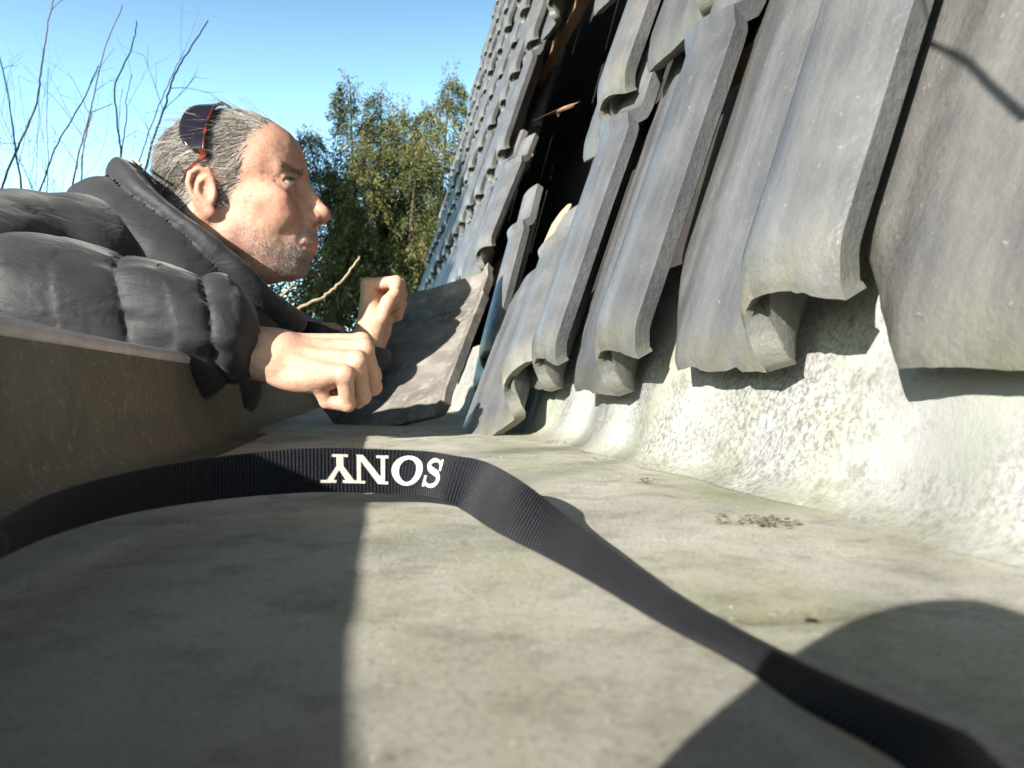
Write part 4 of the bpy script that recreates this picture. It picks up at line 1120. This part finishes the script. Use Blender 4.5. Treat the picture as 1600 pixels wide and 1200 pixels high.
bare_tree('leafless tree with a forked upright stem above the man\'s back', 3.7, (116, 330), [
    (.9, 0, (112, 303), (123, 240), (138, 186), (147, 150), (162, 81), (191, 8)), (.8, .1, (127, 284), (129, 240), (142, 180), (152, 172), (176, 162)), (.4, .3, (128, 212), (95, 165), (72, 142)), (.4, .2, (138, 176), (122, 140), (106, 112)), (.35, .2, (122, 260), (90, 212), (70, 182))], 9, (60, 170, 150, 330), 4)
bare_tree('leafless tree with four thin whips rising behind the collar', 3.2, (222, 300), [
    (.85, 0, (191, 250), (189, 240), (181, 168), (181, 129), (207, 72), (214, 32)), (.5, .2, (190, 240), (198, 180), (197, 155), (207, 116)), (1.0, 0, (222, 285), (240, 216), (258, 165), (273, 117), (300, 72), (325, 32)), (.5, .3, (212, 268), (240, 186), (270, 117), (288, 78))], 4, (180, 220, 260, 290), 6)
def dry_twig():
    a = [P(395, 560, 1.5), P(432, 497, 1.5), P(470, 480, 1.5), P(510, 460, 1.5), P(540, 432, 1.5), P(562, 402, 1.5)]
    pts = catmull([Vector((a[0].x-.1, 1.5, GZ)), (a[0]+Vector((-.1, 0, -.5)))]+a, 8); pts = pts + np.random.default_rng(3).normal(size=pts.shape)*.0012
    m = MB(); m.tube(pts, list(np.linspace(.006, .0024, len(pts))), 7)
    b = catmull([P(418, 470, 1.55), P(440, 462, 1.55), P(462, 440, 1.55)], 6); m.tube(b, list(np.linspace(.004, .002, len(b))), 6)
    tag(m.build('dry_stem', M['dry'], None, True), 'thin tan dry stem slanting up between the chin and the far fist', 'twig')
dry_twig()

# ------------------------------------------------------------------ dirt lying in the gutter
def debris():
    r = np.random.default_rng(5); m = MB(); m2 = MB()
    def lump(mb, p, s):
        n = 7; v = [Vector(p)+Vector((r.normal(), r.normal(), abs(r.normal())*.6))*s*.6 for _ in range(8)]
        import bmesh
        bm = bmesh.new()
        for q in v: bm.verts.new(q)
        bmesh.ops.convex_hull(bm, input=bm.verts[:]); bm.verts.ensure_lookup_table(); bm.verts.index_update()
        used = [w for w in bm.verts if w.link_faces]; ix = {w: i for i, w in enumerate(used)}
        mb.add([w.co for w in used], [tuple(ix[w] for w in f.verts) for f in bm.faces]); bm.free()
    for (cx, cy, sx, sy, n) in [(1190, 815, 60, 8, 70), (1015, 752, 18, 3, 16), (1240, 964, 20, 2, 5), (960, 712, 40, 5, 14), (870, 690, 40, 4, 12)]:
        for k in range(n):
            q = PZ(cx+r.normal()*sx*.5, cy+r.normal()*sy*.6, .001); lump(m, (q.x, q.y, .0012), r.uniform(.0004, .0013)*(1.3 if cy > 800 else 1.2))
    for k in range(1100):
        x, y = r.uniform(-.10, .165), .10+1.2*r.random()**1.7; lump(m2 if r.random() < .7 else m, (x, y, .0008), r.uniform(.0002, .0006)*(.45+1.5*y))
    tag(m.build('dirt', M['debris']), 'small dark crumbs of dirt lying on the gutter floor', 'dirt', None, 'stuff')
    tag(m2.build('grit', M['crumb']), 'pale grit scattered over the gutter floor', 'grit', None, 'stuff')
debris()
def tree_behind_lens():
    """the leafless tree whose branches throw soft bands of shade over the gutter and roof"""
    r = np.random.default_rng(12); bx, by = -2.5, -2.1
    t = empty('bare_tree', (bx, by, GZ), 'leafless garden tree standing behind the camera', 'tree')
    w = MB(); w.tube([(bx, by, GZ), (bx+.05, by, -.2), (bx+.02, by+.05, .7)], [.05, .035, .012], 10); w.build('trunk', M['twig'], t, True)
    m = MB()
    def grow(p, d, L, rad, depth):
        pts = [p]; q = np.array(p, float); d = np.array(d, float)
        for k in range(6):
            d = d+r.normal(size=3)*.14+np.array((0, 0, .03)); d /= np.linalg.norm(d); q = q+d*L/6; pts.append(q.copy())
            if depth and k > 0 and r.random() < .6: grow(q.copy(), d+r.normal(size=3)*.55, L*r.uniform(.35, .6), rad*.5, depth-1)
        m.tube(pts, list(np.linspace(rad, rad*.4, 7)), 6)
    for a in range(4): grow((bx+.02, by+.05, .6), (r.normal()*.5, r.normal()*.5, 1), r.uniform(.7, 1.0), .009, 2)
    # long low twig added to lay a thin shadow across the right-hand tile
    def on_roof(x, y):
        d = P(x, y, 1.0)-CAM; q = E0+NRM*.012; return CAM + d*((q-CAM).dot(NRM)/d.dot(NRM))
    sh = [np.array(on_roof(x, y)) - np.array(SUN)*.22 for x, y in ((1680, 215), (1600, 150), (1545, 105), (1510, 65), (1480, 32), (1440, 0), (1415, -40))]
    path = catmull([np.array((bx+.05, by, .3)), np.array((-1.2, -1.2, .36))]+sh, 8); m.tube(path, list(np.interp(np.linspace(0, 1, len(path)), [0, .28, 1], [.008, .0018, .0009])), 6)
    m.build('branches', M['twig'], t, True)
tree_behind_lens()
def gap_rubble():
    """a broken lump of reddish clay and a splintered batten end showing in the gap"""
    import bmesh
    r = np.random.default_rng(8)
    def hull(name, pts, mat, label, cat):
        bm = bmesh.new()
        for q in pts: bm.verts.new(q)
        bmesh.ops.convex_hull(bm, input=bm.verts[:])
        for v in [v for v in bm.verts if not v.link_faces]: bm.verts.remove(v)
        bmesh.ops.bevel(bm, geom=bm.edges[:], offset=.0012, segments=1, affect='EDGES')
        me = bpy.data.meshes.new(name); bm.to_mesh(me); bm.free(); me.materials.append(mat)
        o = bpy.data.objects.new(name, me); col.objects.link(o); tag(o, label, cat, None, 'thing')
    def lumps(a, b, rad, n):
        a, b = np.array(a), np.array(b)
        return [tuple(a+(b-a)*r.random()+r.normal(size=3)*rad) for _ in range(n)]
    hull('clay_shard', lumps(P(846, 392, .97), P(893, 316, 1.0), .006, 26), M['clay'], 'broken reddish clay shard lying in the lower right corner of the dark gap', 'shard')
    hull('wood_splinter', lumps(P(868, 176, 1.02), P(902, 160, 1.0), .0014, 16), M['wood'], 'short brown splinter of wood poking out inside the dark gap', 'splinter')
gap_rubble()
